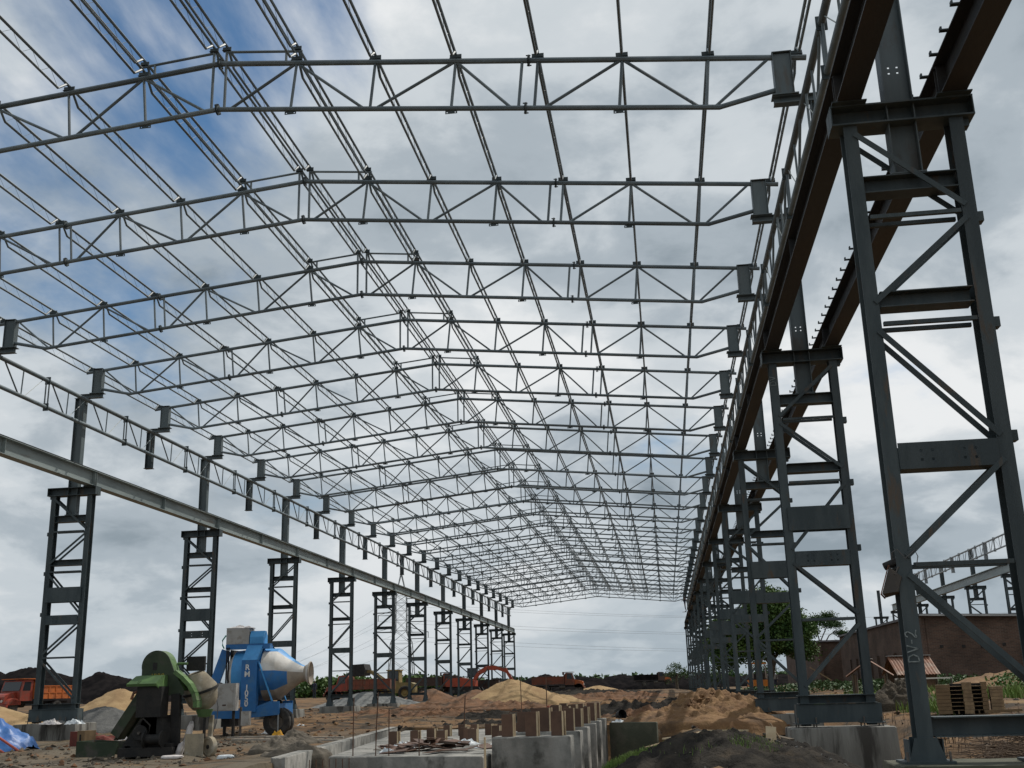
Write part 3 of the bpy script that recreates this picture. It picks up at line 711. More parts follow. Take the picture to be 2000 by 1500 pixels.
# ------------------------------------------------------------------ neighbouring shed row beyond the brick wall
XN = 29.75; ZO = 0.5
bmj = bmesh.new()
for nm, me in EM: bmj.from_mesh(me)
ej = bpy.data.meshes.new('eaves_girder'); bmj.to_mesh(ej); bmj.free(); ej.materials.append(MT['pylon_steel'])
for n_, k in enumerate(range(6, 13)):
    y = 14.67+12*k
    o = column(XN, y, 1.2, k % 2 == 0, 'feet', False, f'{ORD[n_]} laced column of the separate frame beyond the brick building', joined=True, top=13.155+ZO, zcap=ZC+ZO, group='columns of the frame beyond the brick building')
    if k < 11:
        obj('eaves_girder', ej, None, f'lattice girder of the separate frame beyond the brick building, {ORD[n_]} span', 'lattice girder', 'lattice girders beyond the brick building', None, (XN-0.3, y, 13.1+ZO))
        m_ = MB(); m_.ibeam((0, 0.01, 0.38), (0, 11.99, 0.38), 0.4, 0.76, 0.025, 0.016); m_.tube((0, .01, .8), (0, 11.99, .8), .05, 4)
        m_.build('crane_girder', 'galv', None, None, label=f'pale crane girder of the frame beyond the brick building, {ORD[n_]} span', cat='crane girder', group='crane girders beyond the brick building', loc=(XN-0.72, y, ZC+ZO))

# ------------------------------------------------------------------ heaps of material
heap('soil_heap', 'lumpy orange soil heap beside the foundation pit', 'soil heap', 1.6, 40.0, 3.2, 3.2, 1.25, 0.36, 'soil', 3, 0.16, 0.8, 60, 120, fine=0.19)
heap('soil_heap', 'small crumbling orange soil heap at the dark pit wall', 'soil heap', -0.75, 39.6, 1.15, 1.2, 0.55, 0.38, 'soil', 5, 0.2, 0.8, 26, 50, fine=0.09)
heap('sand_heap', 'big pale sand heap in front of the parked tipper', 'sand heap', -11.2, 82.0, 4.3, 4.0, 1.95, 0.72, 'sand', 8, 0.08, 0.95, 34, 70, fine=0.08)
heap('sand_heap', 'low skirt of sand spilling towards the parked tipper', 'sand heap', -8.6, 83.5, 2.8, 2.2, 0.8, 0.75, 'sand', 18, 0.12, 0.9, fine=0.08)
heap('soil_heap', 'brown clod heap at the foot of the big sand heap', 'soil heap', -14.0, 76.0, 4.8, 2.4, 0.62, 0.65, 'soil_red', 21, 0.3, 0.8, fine=0.12)
heap('gravel_heap', 'wide grey gravel heap behind the coal-heap row columns', 'gravel heap', -24.6, 92.0, 5.4, 4.0, 1.45, 0.62, 'gravel', 9, 0.08, 1.0)
heap('soil_heap', 'red soil heap below the brown tipper', 'soil heap', -21.3, 101.0, 3.2, 3.0, 1.45, 0.75, 'soil_red', 11, 0.1, 0.95)
heap('soil_heap', 'second red soil heap below the excavator', 'soil heap', -18.4, 108.0, 3.0, 2.6, 1.2, 0.8, 'soil_red', 12, 0.12, 0.95)
heap('sand_heap', 'pale sand heap behind the green mixer', 'sand heap', -29.7, 58.5, 3.5, 3.2, 1.95, 0.62, 'sand', 13, 0.06, 0.95)
heap('sand_heap', 'sand heap beside the blue tarpaulin', 'sand heap', -30.3, 46.5, 4.6, 3.4, 1.9, 0.25, 'sand', 14, 0.06, 1.0)
heap('gravel_heap', 'dark grey aggregate heap under the pale sand heap', 'gravel heap', -24.6, 47.0, 3.4, 2.6, 1.25, 0.4, 'gravel_dark', 15, 0.06, 1.0)
heap('sand_heap', 'small sand heap under the front of the parked tipper', 'sand heap', -9.6, 158, 4.0, 3, 1.0, 1.15, 'sand', 16, 0.06, 1.0)
heap('black_soil_mound', 'broad mound of black spoil strewn with planks', 'spoil heap', 1.05, 22.3, 3.1, 3.3, 1.32, -0.42, 'soil_black', 23, 0.10, 0.5, 60, 120, fine=0.10)
for i, (x, y, rx, h) in enumerate([(-98, 152, 17, 6.2), (-89, 150, 14, 6.3), (-80, 153, 12, 5.2), (-72, 150, 10, 4.4), (-65, 152, 10, 3.8), (-57, 155, 10, 3.2), (-108, 150, 16, 5.5), (-49, 160, 11, 2.2)]):
    heap('coal_heap', f'{ORD[i]} black coal heap in the long ridge behind the orange tipper', 'coal heap', x, y, rx, 9, h, 0.9, 'coal', 30+i, 0.12, 0.8, 20, 44, group='coal heaps behind the orange tipper', fine=0.3)
for i, (x, h, rx) in enumerate([(-34, 3.3, 9), (-26, 3.9, 9), (-17, 3.2, 9), (-9, 3.5, 9), (0, 3.4, 10), (9, 3.2, 10), (-43, 2.8, 9), (20, 3.0, 11)]):
    heap('coal_heap', f'{ORD[i]} black coal heap in the far stockpile behind the parked tipper', 'coal heap', x, 232+3*(i % 2), rx, 9, h, 1.0, 'coal', 50+i, 0.12, 0.6, 18, 40, group='coal heaps behind the parked tipper', fine=0.3)
heap('earth_bank', 'grassy orange earth bank below the brick wall', 'earth bank', 15.2, 50.0, 4.6, 5.2, 1.25, 0.85, 'soil', 61, 0.12, 0.7)
heap('thatch_heap', 'dark heap of dry thatch by the tin huts', 'thatch heap', 7.95, 40.5, 1.45, 1.2, 1.1, 0.66, 'thatch', 62, 0.3, 0.6, 40, 80, fine=0.2)

rb = random.Random(77)
WH = ['beside the track', 'behind the slab', 'near the far sand heap', 'beyond the plinths', 'across the scraped earth', 'by the orange heap', 'along the scraped track', 'before the gravel heap', 'under the roof middle', 'past the pit', 'near the brick-wall row', 'close to the rods', 'in front of the parked tipper', 'behind the far plinths']
for k, (x, y, rx, ry, h_, m__) in enumerate([(-12.5, 62, 4.5, 1.6, .55, 'soil_red'), (-7.5, 55, 4.0, 1.5, .5, 'soil_black'), (-9.5, 70, 3.2, 1.4, .5, 'soil_red'), (-4.0, 52, 3.4, 1.3, .55, 'soil_black'), (-6.5, 88, 6, 1.8, .5, 'soil_red'), (-2.2, 60, 3.4, 1.6, .6, 'soil_black'), (-2.5, 75, 4.0, 1.6, .7, 'soil'), (-17, 66, 3.5, 1.4, .4, 'soil_red'), (-4.5, 100, 6, 2.2, .6, 'soil_red'), (-1.2, 49.5, 2.0, 1.2, .5, 'soil_red'), (.8, 56, 2.4, 2.0, .75, 'soil_black'), (-7.4, 45.5, 2.4, .9, .42, 'soil_black'), (-8.5, 118, 9, 2.5, .55, 'soil_black'), (-4.6, 45, 2.6, 1.0, .5, 'soil_black')]):
    heap('spoil_bank', f'low dark rough spoil bank {WH[k]}' if m__ != 'soil' else f'low orange rough spoil bank {WH[k]}', 'spoil heap', x, y, rx, ry, h_, zg(x, y)-.08, m__, 100+k, .4, .75, 34, 80, group='low spoil banks over the scraped ground', fine=.11)
# loose clods and stones over the trampled ground
cl = MB(); rr = random.Random(5)
def rock(mb, x, y, z, s, rr, mat_=None):
    M = Matrix.Translation((x, y, z)) @ Matrix.Rotation(rr.uniform(0, 6.3), 4, 'Z') @ Matrix.Rotation(rr.uniform(-.6, .6), 4, 'X')
    a, b, c = s*rr.uniform(.7, 1.3), s*rr.uniform(.6, 1.1), s*rr.uniform(.4, .8)
    vs = [M @ Vector(p) for p in ((a, 0, 0), (.2*a, b, .1*c), (-a*.9, .2*b, 0), (-.1*a, -b, 0), (.1*a, .1*b, c), (0, 0, -c))]
    mb.add(vs, [(0, 1, 4), (1, 2, 4), (2, 3, 4), (3, 0, 4), (1, 0, 5), (2, 1, 5), (3, 2, 5), (0, 3, 5)], mat_)
for q_ in range(7400):
    y = 21+rr.random()**1.6*70; x = -0.42*y+rr.random()*(0.72*y)
    if q_ > 5500: x, y = rr.uniform(-19, -8), rr.uniform(21.5, 36)
    if -10.5 < x < 0.5 and y < 41.5: continue
    s = rr.choice((.012, .015, .02, .02, .03, .03, .045, .07))*(1+y/60)
    rock(cl, x, y, zg(x, y)+s*.15, s, rr, rr.choice(('soil_red', 'soil_black', 'soil', 'cement_mud', 'cement_mud') if y > 36 or x > -8 else ('cement_mud', 'cement_mud', 'cement_mud', 'soil_red')))
cl.build('loose_clods', None, None, None, label='loose clods and stones strewn over the trampled ground', cat='rubble', kind='stuff')
cl = MB()
for _ in range(1500):
    a, r_ = rr.uniform(0, 6.28), math.sqrt(rr.random())
    x, y = 1.05+2.8*r_*math.cos(a), 22.3+3*r_*math.sin(a)
    z = -0.42+1.32*max(0, 1-math.sqrt(r_*r_+.012))**0.5
    rock(cl, x, y, z, rr.choice((.015, .02, .03, .045)), rr, rr.choice(('soil_black', 'soil_black', 'gravel_dark', 'cement_mud')))
cl.build('mound_stones', None, None, None, label='small stones scattered over the black spoil mound', cat='rubble', kind='stuff')
cl = MB()
for _ in range(1100):
    a, r_ = rr.uniform(0, 6.28), math.sqrt(rr.random())
    x, y = 1.6+3.0*r_*math.cos(a), 40+3.0*r_*math.sin(a); z = 0.36+1.25*max(0, 1-math.sqrt(r_*r_+.012))**0.8
    rock(cl, x, y, z, rr.choice((.04, .05, .07, .1)), rr, rr.choice(('soil', 'soil', 'soil_red')))
cl.build('heap_clods', None, None, None, label='clods lying on the lumpy orange soil heap', cat='rubble', kind='stuff')

# ------------------------------------------------------------------ foundations in the pit
def cast(name, corners, z0, z1, mat_, label, cat, group=None, ch=0.02, seed=0):
    cx = sum(c[0] for c in corners)/len(corners); cy_ = sum(c[1] for c in corners)/len(corners); rr_ = random.Random(seed)
    pts = []
    n = len(corners)
    for i in range(n):
        a, b = corners[i], corners[(i+1) % n]
        for t in range(8): pts.append((a[0]+(b[0]-a[0])*t/8-cx+rr_.uniform(-.008, .008), a[1]+(b[1]-a[1])*t/8-cy_+rr_.uniform(-.008, .008)))
    k = len(pts); sh = lambda p: (p[0]*(1-ch/max(.2, abs(p[0]))), p[1]*(1-ch/max(.2, abs(p[1]))))
    rings = [[(p[0], p[1], 0) for p in pts], [(p[0], p[1], (z1-z0)*.5) for p in pts], [(p[0], p[1], z1-z0-ch+rr_.uniform(-.008, .004)) for p in pts], [(*sh(p), z1-z0) for p in pts]]
    m_ = MB(); m_.add([v for r_ in rings for v in r_], [(a*k+i, a*k+(i+1) % k, (a+1)*k+(i+1) % k, (a+1)*k+i) for a in range(3) for i in range(k)]+[tuple(3*k+i for i in range(k))])
    return m_.build(name, mat_, None, 40, label=label, cat=cat, group=group, loc=(cx, cy_, z0))
cast('foundation_slab', [(-7.55, 24.75), (-3.88, 23.55), (-3.95, 40.6), (-9.6, 40.8)], -0.95, 0.40, 'concrete', 'wide concrete foundation slab with plywood pockets and scrap boards', 'concrete slab', seed=1)
cast('kerb_wall', [(-8.05, 22.4), (-7.75, 22.4), (-10.05, 41.6), (-10.35, 41.6)], -0.9, 0.52, 'concrete', 'long pale concrete kerb wall along the foundation pit', 'kerb wall', seed=2)
cast('pit_wall', [(-1.95, 37.3), (-0.42, 36.5), (-0.38, 36.8), (-1.9, 37.6)], -0.9, 0.61, 'concrete_mossy', 'dark mossy concrete wall at the end of the pit', 'concrete wall', seed=3)
def former(x, y, z, w, d, h, label, group, t=0.025, rz=0):
    o = thing('formwork_box', label, 'formwork', (x, y, z), rz, group)
    for yy in (-d/2, d/2-t):
        m_ = MB(); m_.box(-w/2, w/2, yy, yy+t, 0, h); obj('board', m_.mesh('board', 'ply'), o)
        obj('bright_edge', MB().box(w/2, w/2+0.028, yy-0.002, yy+t+0.006, 0, h).mesh('bright_edge', 'wood_pale'), o)  # sunlit edge of the board, put in as a pale strip
    for xx in (-w/2+0.02, w/2-t-0.02): obj('board', MB().box(xx, xx+t, -d/2+t, d/2-t, 0, h-0.01).mesh('board', 'ply'), o)
    return o
pl = 0
for i in range(6):
    y = 24.0+2.6*i; sk = -0.24
    cast('concrete_plinth', [(-3.78, y-sk*.5), (-2.08, y+sk*.5), (-2.06, y+.72+sk*.5), (-3.76, y+.72-sk*.5)], -0.9, 0.75, 'concrete', f'{ORD[i]} concrete plinth counting from the slab edge away, topped with plywood boxes', 'concrete plinth', 'concrete plinths in a row along the pit', seed=10+i)
    for k, x in enumerate((-3.45, -2.92, -2.36)):
        former(x+rnd.uniform(-.02, .02), y+0.36, 0.752, 0.24, 0.26, 0.5+rnd.uniform(-.06, .05), f'{ORD[k]} plywood formwork box from the slab side on the {ORD[i]} plinth', 'plywood formwork boxes on the plinths', rz=rnd.uniform(-.14, .08))
for k, (x, y, h) in enumerate([(-7.25, 29.6, .34), (-6.75, 29.9, .34), (-6.45, 30.6, .36), (-6.05, 30.0, .33), (-5.7, 31.4, .34), (-5.4, 30.4, .34), (-5.12, 29.5, .36), (-4.85, 31.8, .36), (-4.6, 32.4, .36), (-4.35, 31.0, .36), (-4.12, 28.2, .34)]):
    former(x, y, 0.402, 0.22, 0.22, h, f'{ORD[k]} plywood formwork box along the slab, counting from the kerb wall', 'plywood formwork boxes on the slab', rz=rnd.uniform(-.1, .06))
for k in range(7):
    former(-6.8+k*0.42, 34.6+0.2*(k % 2), 0.402, 0.2, 0.2, 0.33, f'{ORD[k]} plywood formwork box of the rear row, counting from the kerb wall', 'plywood formwork boxes of the rear row', rz=rnd.uniform(-.1, .06))
# scrap plywood
rr = random.Random(11)
for k in range(44):
    a, r_ = rr.uniform(0, 6.28), rr.random()**.7
    x, y = -5.55+1.35*r_*math.cos(a), 26.7+1.9*r_*math.sin(a)
    w_, l_ = rr.uniform(.18, .34), rr.uniform(.35, .75)
    z = 0.42+0.24*(1-r_)*rr.random()+.006*k % .03
    m_ = MB(); c = rr.uniform(0, .09); m_.add([(p, q, zz) for zz in (0, .014) for p, q in ((-w_/2, -l_/2), (w_/2, -l_/2), (w_/2, l_/2-c), (w_/2-c, l_/2), (-w_/2, l_/2))], [(4, 3, 2, 1, 0), (5, 6, 7, 8, 9)]+[(i, (i+1) % 5, 5+(i+1) % 5, 5+i) for i in range(5)])
    o = m_.build('plywood_offcut', 'ply', None, None, label='loose brown plywood offcut in the scrap pile on the slab', cat='board', group='plywood offcuts on the slab', loc=(x, y, z))
    o.rotation_euler = (rr.uniform(-.3, .3)*(1-r_*.6), rr.uniform(-.32, .32)*(1-r_*.6), rr.uniform(0, PI))
def crumple(name, label, cat, x, y, z, w_, d_, h_, mat_, seed, n=16, group=None, rz=0):
    m_ = MB(); vs = []
    for j in range(n+1):
        for i in range(n+1):
            u, v = i/n-.5, j/n-.5; e = max(0, 1-(2*max(abs(u), abs(v)))**2)
            q = 1+.25*fbm(u*3+seed, v*3, seed)
            nzv = abs(fbm(u*3.5+seed*2, v*3.5, 1, 4))
            vs.append((u*w_*q, v*d_*q, h_*(e*.55+.75*nzv*(.25+e))-.02))
    m_.add(vs, [(j*(n+1)+i, j*(n+1)+i+1, (j+1)*(n+1)+i+1, (j+1)*(n+1)+i) for j in range(n) for i in range(n)])
    return m_.build(name, mat_, None, None, label=label, cat=cat, group=group, loc=(x, y, z), rz=rz)
crumple('plastic_bag', 'crumpled white plastic sheet on the scrap boards near the kerb', 'plastic bag', -6.5, 27.5, .44, .55, .5, .17, 'plastic_white', 1)
crumple('plastic_bag', 'crumpled bluish plastic bag at the slab front among the rods', 'plastic bag', -6.4, 25.5, .41, .4, .35, .14, 'plastic_white', 2)
crumple('plastic_bag', 'white plastic bag before the slab formwork boxes', 'plastic bag', -5.2, 29.0, .41, .6, .4, .14, 'plastic_white', 3)
crumple('plastic_bag', 'flat white plastic sheet beside the first plinth', 'plastic bag', -4.35, 27.4, .41, .6, .8, .1, 'plastic_white', 4)
# starter rods
def rods(lab, x, y, z, h, lean=0.0, r_=0.013, name='steel_rod'):
    m_ = MB(); m_.path([(0, 0, -.3), (lean*.4, 0, h*.5), (lean, 0.01, h)], r_, 6)
    return m_.build(name, 'rebar', None, 40, label=lab, cat='reinforcing rod', group='starter rods standing in the slab', loc=(x, y, z))
rods('tall thin starter rod at the kerb end of the slab front', -7.0, 24.75, .4, 1.25, .01)
rods('tall leaning starter rod, next to the kerb-end one', -6.45, 24.6, .4, 1.35, .06)
rods('tall thin starter rod in the slab front before the scrap boards', -6.12, 24.5, .4, 1.0, .0)
rods('short starter rod at the slab front among the scrap boards', -5.4, 24.3, .4, .5, .0)
rods('slightly leaning rod rising behind the slab formwork boxes', -5.9, 32.5, .4, 1.2, .05, .018)
m_ = MB(); m_.path([(-.22, 0, -.2), (-.22, 0, .55), (-.2, 0, .6), (.2, 0, .62), (.23, 0, .55), (.25, 0, -.2)], .016, 6); m_.path([(.22, .02, -.2), (.18, .02, 1.7)], .014, 6)
m_.build('bent_rod', 'rebar', None, 40, label='rod bent into a hoop with a tall rod beside it behind the slab boxes', cat='reinforcing rod', loc=(-5.05, 37.5, .42))
t = thing('flag_rod', 'tall rod with a scrap of red cloth tied low on it', 'reinforcing rod', (-3.55, 33.2, .2))
obj('rod', MB().path([(0, 0, -.2), (.01, 0, 1.9)], .014, 6).mesh('rod', 'rebar', 40), t)
obj('red_cloth', MB().poly([(.0, .7), (.09, .66), (.12, .9), (.07, 1.05), (.0, 1.02)], -.012, .012).mesh('red_cloth', 'pipe_red'), t)
for k in range(7):
    obj('starter_bar', MB().tube((0, 0, -.5), (0, 0, .3), .01, 5).mesh('starter_bar', 'rebar', 40), None, 'short starter bar in the gap between kerb wall and slab', 'reinforcing rod', 'short starter bars beside the slab', None, (-7.62+k*.13, 23.6+.05*k, .1))
m_ = MB(); m_.box(-.02, .02, -.01, .02, -.9, .78)  # thin pale upright strip at the slab edge
m_.build('bright_edge', 'wood_pale', None, None, label='pale upright strip between slab edge and first plinth', cat='batten', loc=(-3.83, 23.5, 0))

# ------------------------------------------------------------------ planks and scraps on the black mound
def plank(lab, p, q, w_=.16, t_=.035, mat_='wood', cat='plank'):
    p, q = Vector(p), Vector(q); m_ = MB(); c = (p+q)/2
    m_.bar(p-c, q-c, w_, t_); return m_.build('plank', mat_, None, None, label=lab, cat=cat, loc=c)
plank('pale plank sloping down the black mound', (-0.15, 22.4, .56), (.72, 23.2, .82), .13, .04, 'wood_pale')
plank('thin pale board near the crest of the black mound', (.72, 23.2, .82), (1.55, 23.4, .80), .09, .03, 'wood_pale')
plank('brown plank at the pit edge of the mound, upper of two', (-.85, 21.9, .22), (-.2, 22.6, .5), .13, .04, 'wood')
plank('brown plank at the pit edge of the mound, lower of two', (-.75, 21.6, .2), (-.05, 22.3, .48), .13, .04, 'wood')
plank('short weathered board among the grass on the mound', (-.5, 23.6, .5), (.05, 24.0, .62), .14, .03, 'wood')
plank('short pale offcut board on the mound beside the dark wall', (-.15, 24.6, .62), (.28, 24.8, .66), .16, .03, 'wood_pale')
plank('dark rotten board on the mound near the pedestal', (1.9, 23.6, .72), (2.35, 23.0, .62), .14, .04, 'bark')
o = MB().box(-.1, .1, -.01, .01, 0, .33).build('white_board', 'wood_pale', None, None, label='small white board leaning at the foot of the near pedestal', cat='board', loc=(1.92, 22.6, .58)); o.rotation_euler = (-.35, .12, .1)
plank('thin stick propped beside the leaning white board', (2.3, 22.7, .3), (1.95, 22.9, .95), .025, .025, 'wood')
plank('pale lath on the ground before the near pedestal', (2.75, 23.4, .25), (3.2, 23.9, .3), .05, .02, 'wood_pale')
def grass(name, label, spots, mat_, seed, h=(.08, .2), kind='stuff', wd=.008):
    r_ = random.Random(seed); m_ = MB()
    for (x, y, z, rx, ry, n) in spots:
        for _ in range(n):
            a, q = r_.uniform(0, 6.28), math.sqrt(r_.random()); px, py = x+rx*q*math.cos(a), y+ry*q*math.sin(a)
            hh = r_.uniform(*h); b = r_.uniform(0, 6.28); lx, ly = math.cos(b), math.sin(b); le = r_.uniform(.1, .6)*hh; ww = wd*r_.uniform(.7, 1.6)
            pz = z(px, py) if callable(z) else z
            m_.add([(px-ly*ww, py+lx*ww, pz-.03), (px+ly*ww, py-lx*ww, pz-.03), (px+lx*le*.4+ly*ww*.7, py+ly*le*.4-lx*ww*.7, pz+hh*.6), (px+lx*le*.4-ly*ww*.7, py+ly*le*.4+lx*ww*.7, pz+hh*.6), (px+lx*le, py+ly*le, pz+hh)], [(0, 1, 2, 3), (3, 2, 4)])
    return m_.build(name, mat_, None, None, label=label, cat='grass', kind=kind)
def zm(x, y): return -0.42+1.32*max(0, 1-math.sqrt(((x-1.05)/3.1)**2+((y-22.3)/3.3)**2+.012))**0.5
grass('grass', 'green grass tufts growing on the black mound', [(-.7, 23.4, zm, .6, .9, 1100), (-1.0, 22.2, zm, .35, .5, 500), (-.2, 24.1, zm, .4, .4, 300), (2.2, 24.2, zm, .5, .45, 1300), (1.9, 23.4, zm, .25, .3, 250), (1.5, 21.3, zm, .5, .4, 200), (.4, 22.0, zm, 1.4, 1.2, 160)], 'grass', 3, (.03, .12), wd=.005)
grass('grass', 'rough grass below the brick wall and around the huts', [(9.5, 55, zg, 5, 5, 1600), (11.5, 43, zg, 2, 3, 700), (8.5, 38, zg, 1.2, 2, 250), (14, 47, zg, 2.5, 4, 800), (7.2, 52, zg, 3, 3, 500)], 'grass', 4, (.15, .5), wd=.025)
grass('dry_weeds', 'dry brown weeds standing around the timber stack', [(6.3, 31, zg, 1.2, 5, 150), (7.5, 28, zg, 2, 4, 110), (5.8, 24, zg, .8, 3, 90), (9, 30, zg, 3, 5, 90)], 'twig', 5, (.1, .45), wd=.008)

# ------------------------------------------------------------------ brush pile under the floodlight column
r_ = random.Random(9); m_ = MB()
for _ in range(3200):
    x, y = r_.uniform(4.1, 8.8), r_.uniform(17.2, 22.5); hh = .58*math.sqrt(max(0, 1-((x-6.4)/3.0)**2))*math.sqrt(max(0.02, 1-((y-19.8)/3.0)**2))
    z = zg(x, y)+r_.random()*hh; a = r_.uniform(0, 6.28); ln = r_.uniform(.35, 1.3); t_ = r_.uniform(-.22, .22)
    d = Vector((math.cos(a)*math.cos(t_), math.sin(a)*math.cos(t_), math.sin(t_))); p = Vector((x, y, z))
    k = Vector((r_.uniform(-.12, .12), r_.uniform(-.12, .12), r_.uniform(-.06, .1)))
    m_.path([p, p+d*ln*.5+k, p+d*ln], [.011, .008, .004], 4)
m_.build('brush_pile', 'twig', None, None, label='tangled pile of dry brown twigs under the floodlight column', cat='brush pile')
r_ = random.Random(10); m_ = MB()
for _ in range(260):
    a = r_.uniform(0, 6.28); p = Vector((r_.uniform(-.9, .9), r_.uniform(-.6, .6), r_.random()*.1)); ln = r_.uniform(.3, .9)
    m_.path([p, p+Vector((math.cos(a)*ln*.5, math.sin(a)*ln*.5, .2)), p+Vector((math.cos(a)*ln, math.sin(a)*ln, r_.uniform(-.02, .1)))], [.009, .008, .005], 4)
m_.build('twig_pile', 'twig', None, None, label='small heap of twigs and wire between near pedestal and floodlight column', cat='brush pile', loc=(3.9, 21.3, zg(3.9, 21.3)+.05))
# timber crib stack
t = thing('timber_stack', 'stack of cribbed timbers with dark gaps behind the floodlight column', 'timber stack', (9.05, 36.0, zg(9.05, 36)-.02), -.22)
for k, (x0, x1, h_) in enumerate(((-.92, -.52, .86), (-.16, .1, .92), (.36, .52, .92), (.6, .95, .78))):
    n_ = 8
    for j in range(n_):
        z0 = h_*j/n_; obj('timber', MB().box(x0+rnd.uniform(-.012, .012), x1+rnd.uniform(-.012, .012), -.42, .42, z0+.004, z0+h_/n_-.004).mesh('timber', 'box_tan' if k % 2 == 0 else 'wood'), t)
for (x0, x1) in ((-.515, -.165), (.105, .355)):
    for j in range(7): obj('slat', MB().box(x0, x1, -.34, -.01, .1+j*.115, .118+j*.115).mesh('slat', 'wood'), t)
    obj('gap_shade', MB().box(x0, x1, .0, .3, .0, .88).mesh('gap_shade', 'machine_black'), t)  # black filler added to stand in for the shade inside the gaps
    obj('spacer', MB().box((x0+x1)/2-.02, (x0+x1)/2+.02, -.33, -.01, .0, .1).mesh('spacer', 'wood'), t)
plank('loose timber lying beside the timber stack', (9.3, 35.4, zg(9.3, 35.4)+.06), (10.3, 35.2, zg(10.3, 35.2)+.06), .14, .08, 'box_tan')
plank('long pale pole resting level behind the timber stack', (8.3, 43, 1.72), (10.4, 43.4, 1.72), .05, .05, 'pipe_pale', 'pole')
for i, x in enumerate((8.4, 10.3)): MB().tube((0, 0, 0), (0, 0, 1.72-zg(x, 43.1)+.3), .03, 6).build('post', 'bark', None, None, label=f'{ORD[i]} short post carrying the long pale pole', cat='post', loc=(x, 43.1, zg(x, 43.1)-.3))
# log pile
r_ = random.Random(12)
for k in range(26):
    a = r_.uniform(-.35, .35); y = 47.6+r_.uniform(-.5, .6); x = 7.3+r_.uniform(-.7, .7); z = zg(x, y)+.08+.5*r_.random()*(1-abs(x-7.3)/1.2); ln = r_.uniform(.7, 1.5)
    o = MB().tube((-ln/2, 0, 0), (ln/2, 0, 0), r_.uniform(.035, .07), 7).build('log', r_.choice(('bark', 'bark', 'twig', 'wood')), None, 40, label='loose branch log in the firewood pile beside the huts', cat='log', group='firewood logs', loc=(x, y, z)); o.rotation_euler = (0, r_.uniform(-.2, .2), a)
plank('thin pole leaning across the firewood towards the brick building', (6.4, 52, 2.35), (7.3, 52, 1.75), .05, .05, 'wood', 'pole')

# ------------------------------------------------------------------ floodlight and chalk mark on the near column
LX, LY = XR-0.725, Y0-S
t = thing('floodlight', 'boxy floodlight with ballast clamped to the DV-2 column leg', 'floodlight', (LX-.14, LY-.1, 2.88))
M = Matrix.Scale(.62, 4) @ Matrix.Rotation(R(20), 4, 'Y') @ Matrix.Rotation(R(-20), 4, 'Z')
m_ = MB(); a = [(-.13, -.22, -.3), (-.13, .22, -.3), (-.13, .22, .28), (-.13, -.22, .28), (.13, -.12, -.16), (.13, .12, -.16), (.13, .12, .16), (.13, -.12, .16)]
m_.add([M @ Vector(p) for p in a], [(0, 4, 7, 3), (1, 2, 6, 5), (0, 1, 5, 4), (3, 7, 6, 2), (4, 5, 6, 7)]); h_ = obj('housing', m_.mesh('housing', 'rim'), t)
obj('glass_front', MB().box(-.137, -.125, -.215, .215, -.295, .275, None, M).mesh('glass_front', 'glass'), h_)
obj('rim', MB().box(-.16, -.14, -.24, .24, -.325, -.298, None, M).box(-.16, -.14, -.24, .24, .278, .305, None, M).box(-.16, -.14, -.24, -.222, -.298, .278, None, M).box(-.16, -.14, .222, .24, -.298, .278, None, M).mesh('rim', 'rust'), h_)
obj('ballast', MB().lathe([(.0, -.16), (.07, -.15), (.075, .12), (.06, .16), (0, .165)], Matrix.Translation((.0, 0, .25)) @ Matrix.Scale(.7, 4) @ Matrix.Rotation(R(70), 4, 'Y'), 10, caps=False).mesh('ballast', 'machine_black', 40), t)
obj('yoke', MB().path([(.0, -.1, .1), (.06, -.05, .2), (.13, .02, .1), (.14, .02, -.1)], .012, 6).path([(.0, .1, .1), (.06, .1, .2), (.13, .06, .1)], .012, 6).mesh('yoke', 'bolt', 40), t)
obj('cable', MB().path([(.0, -.03, .28), (.0, -.1, .38), (.06, -.11, .42), (.15, -.11, .3), (.28, -.1, .4), (.31, -.1, .32), (.28, -.1, .2)], .007, 5).mesh('cable', 'hose', 40), t)
# "DV-2" chalked up the leg (reads from the bottom upwards)
def strokes(name, polys, x, y, z, s, w_, parent=None, **k):
    m_ = MB()
    for ch in polys:
        for (a, b) in zip(ch[:-1], ch[1:]): m_.bar((-a[1]*s, 0, a[0]*s), (-b[1]*s, 0, b[0]*s), w_, .003, up=(0, 1, 0))
    return m_.build(name, 'chalk', parent, None, loc=(x, y, z), **k)
DV2 = [[(0, 0), (0, 1), (.45, .9), (.62, .5), (.45, .1), (0, 0)], [(.85, 1), (1.15, 0), (1.45, 1)], [(1.62, .5), (1.95, .5)], [(2.2, .8), (2.35, 1.0), (2.6, 1.0), (2.7, .75), (2.5, .4), (2.15, .12), (2.25, 0), (2.45, .12), (2.85, 0)]]
for cobj in C.objects:
    if cobj.name.startswith('laced_column') and cobj.get('label', '').startswith('tall laced column'): COLA = cobj
    if cobj.name.startswith('laced_column') and cobj.get('label', '').startswith('first laced column after the floodlight'): COLB = cobj
strokes('chalk_mark', DV2, -.725+.04, -.174, 1.20, .135, .014, COLA)
strokes('chalk_mark', DV2[:2], -.725+.04, -.174, 8.05, .15, .014, COLB)

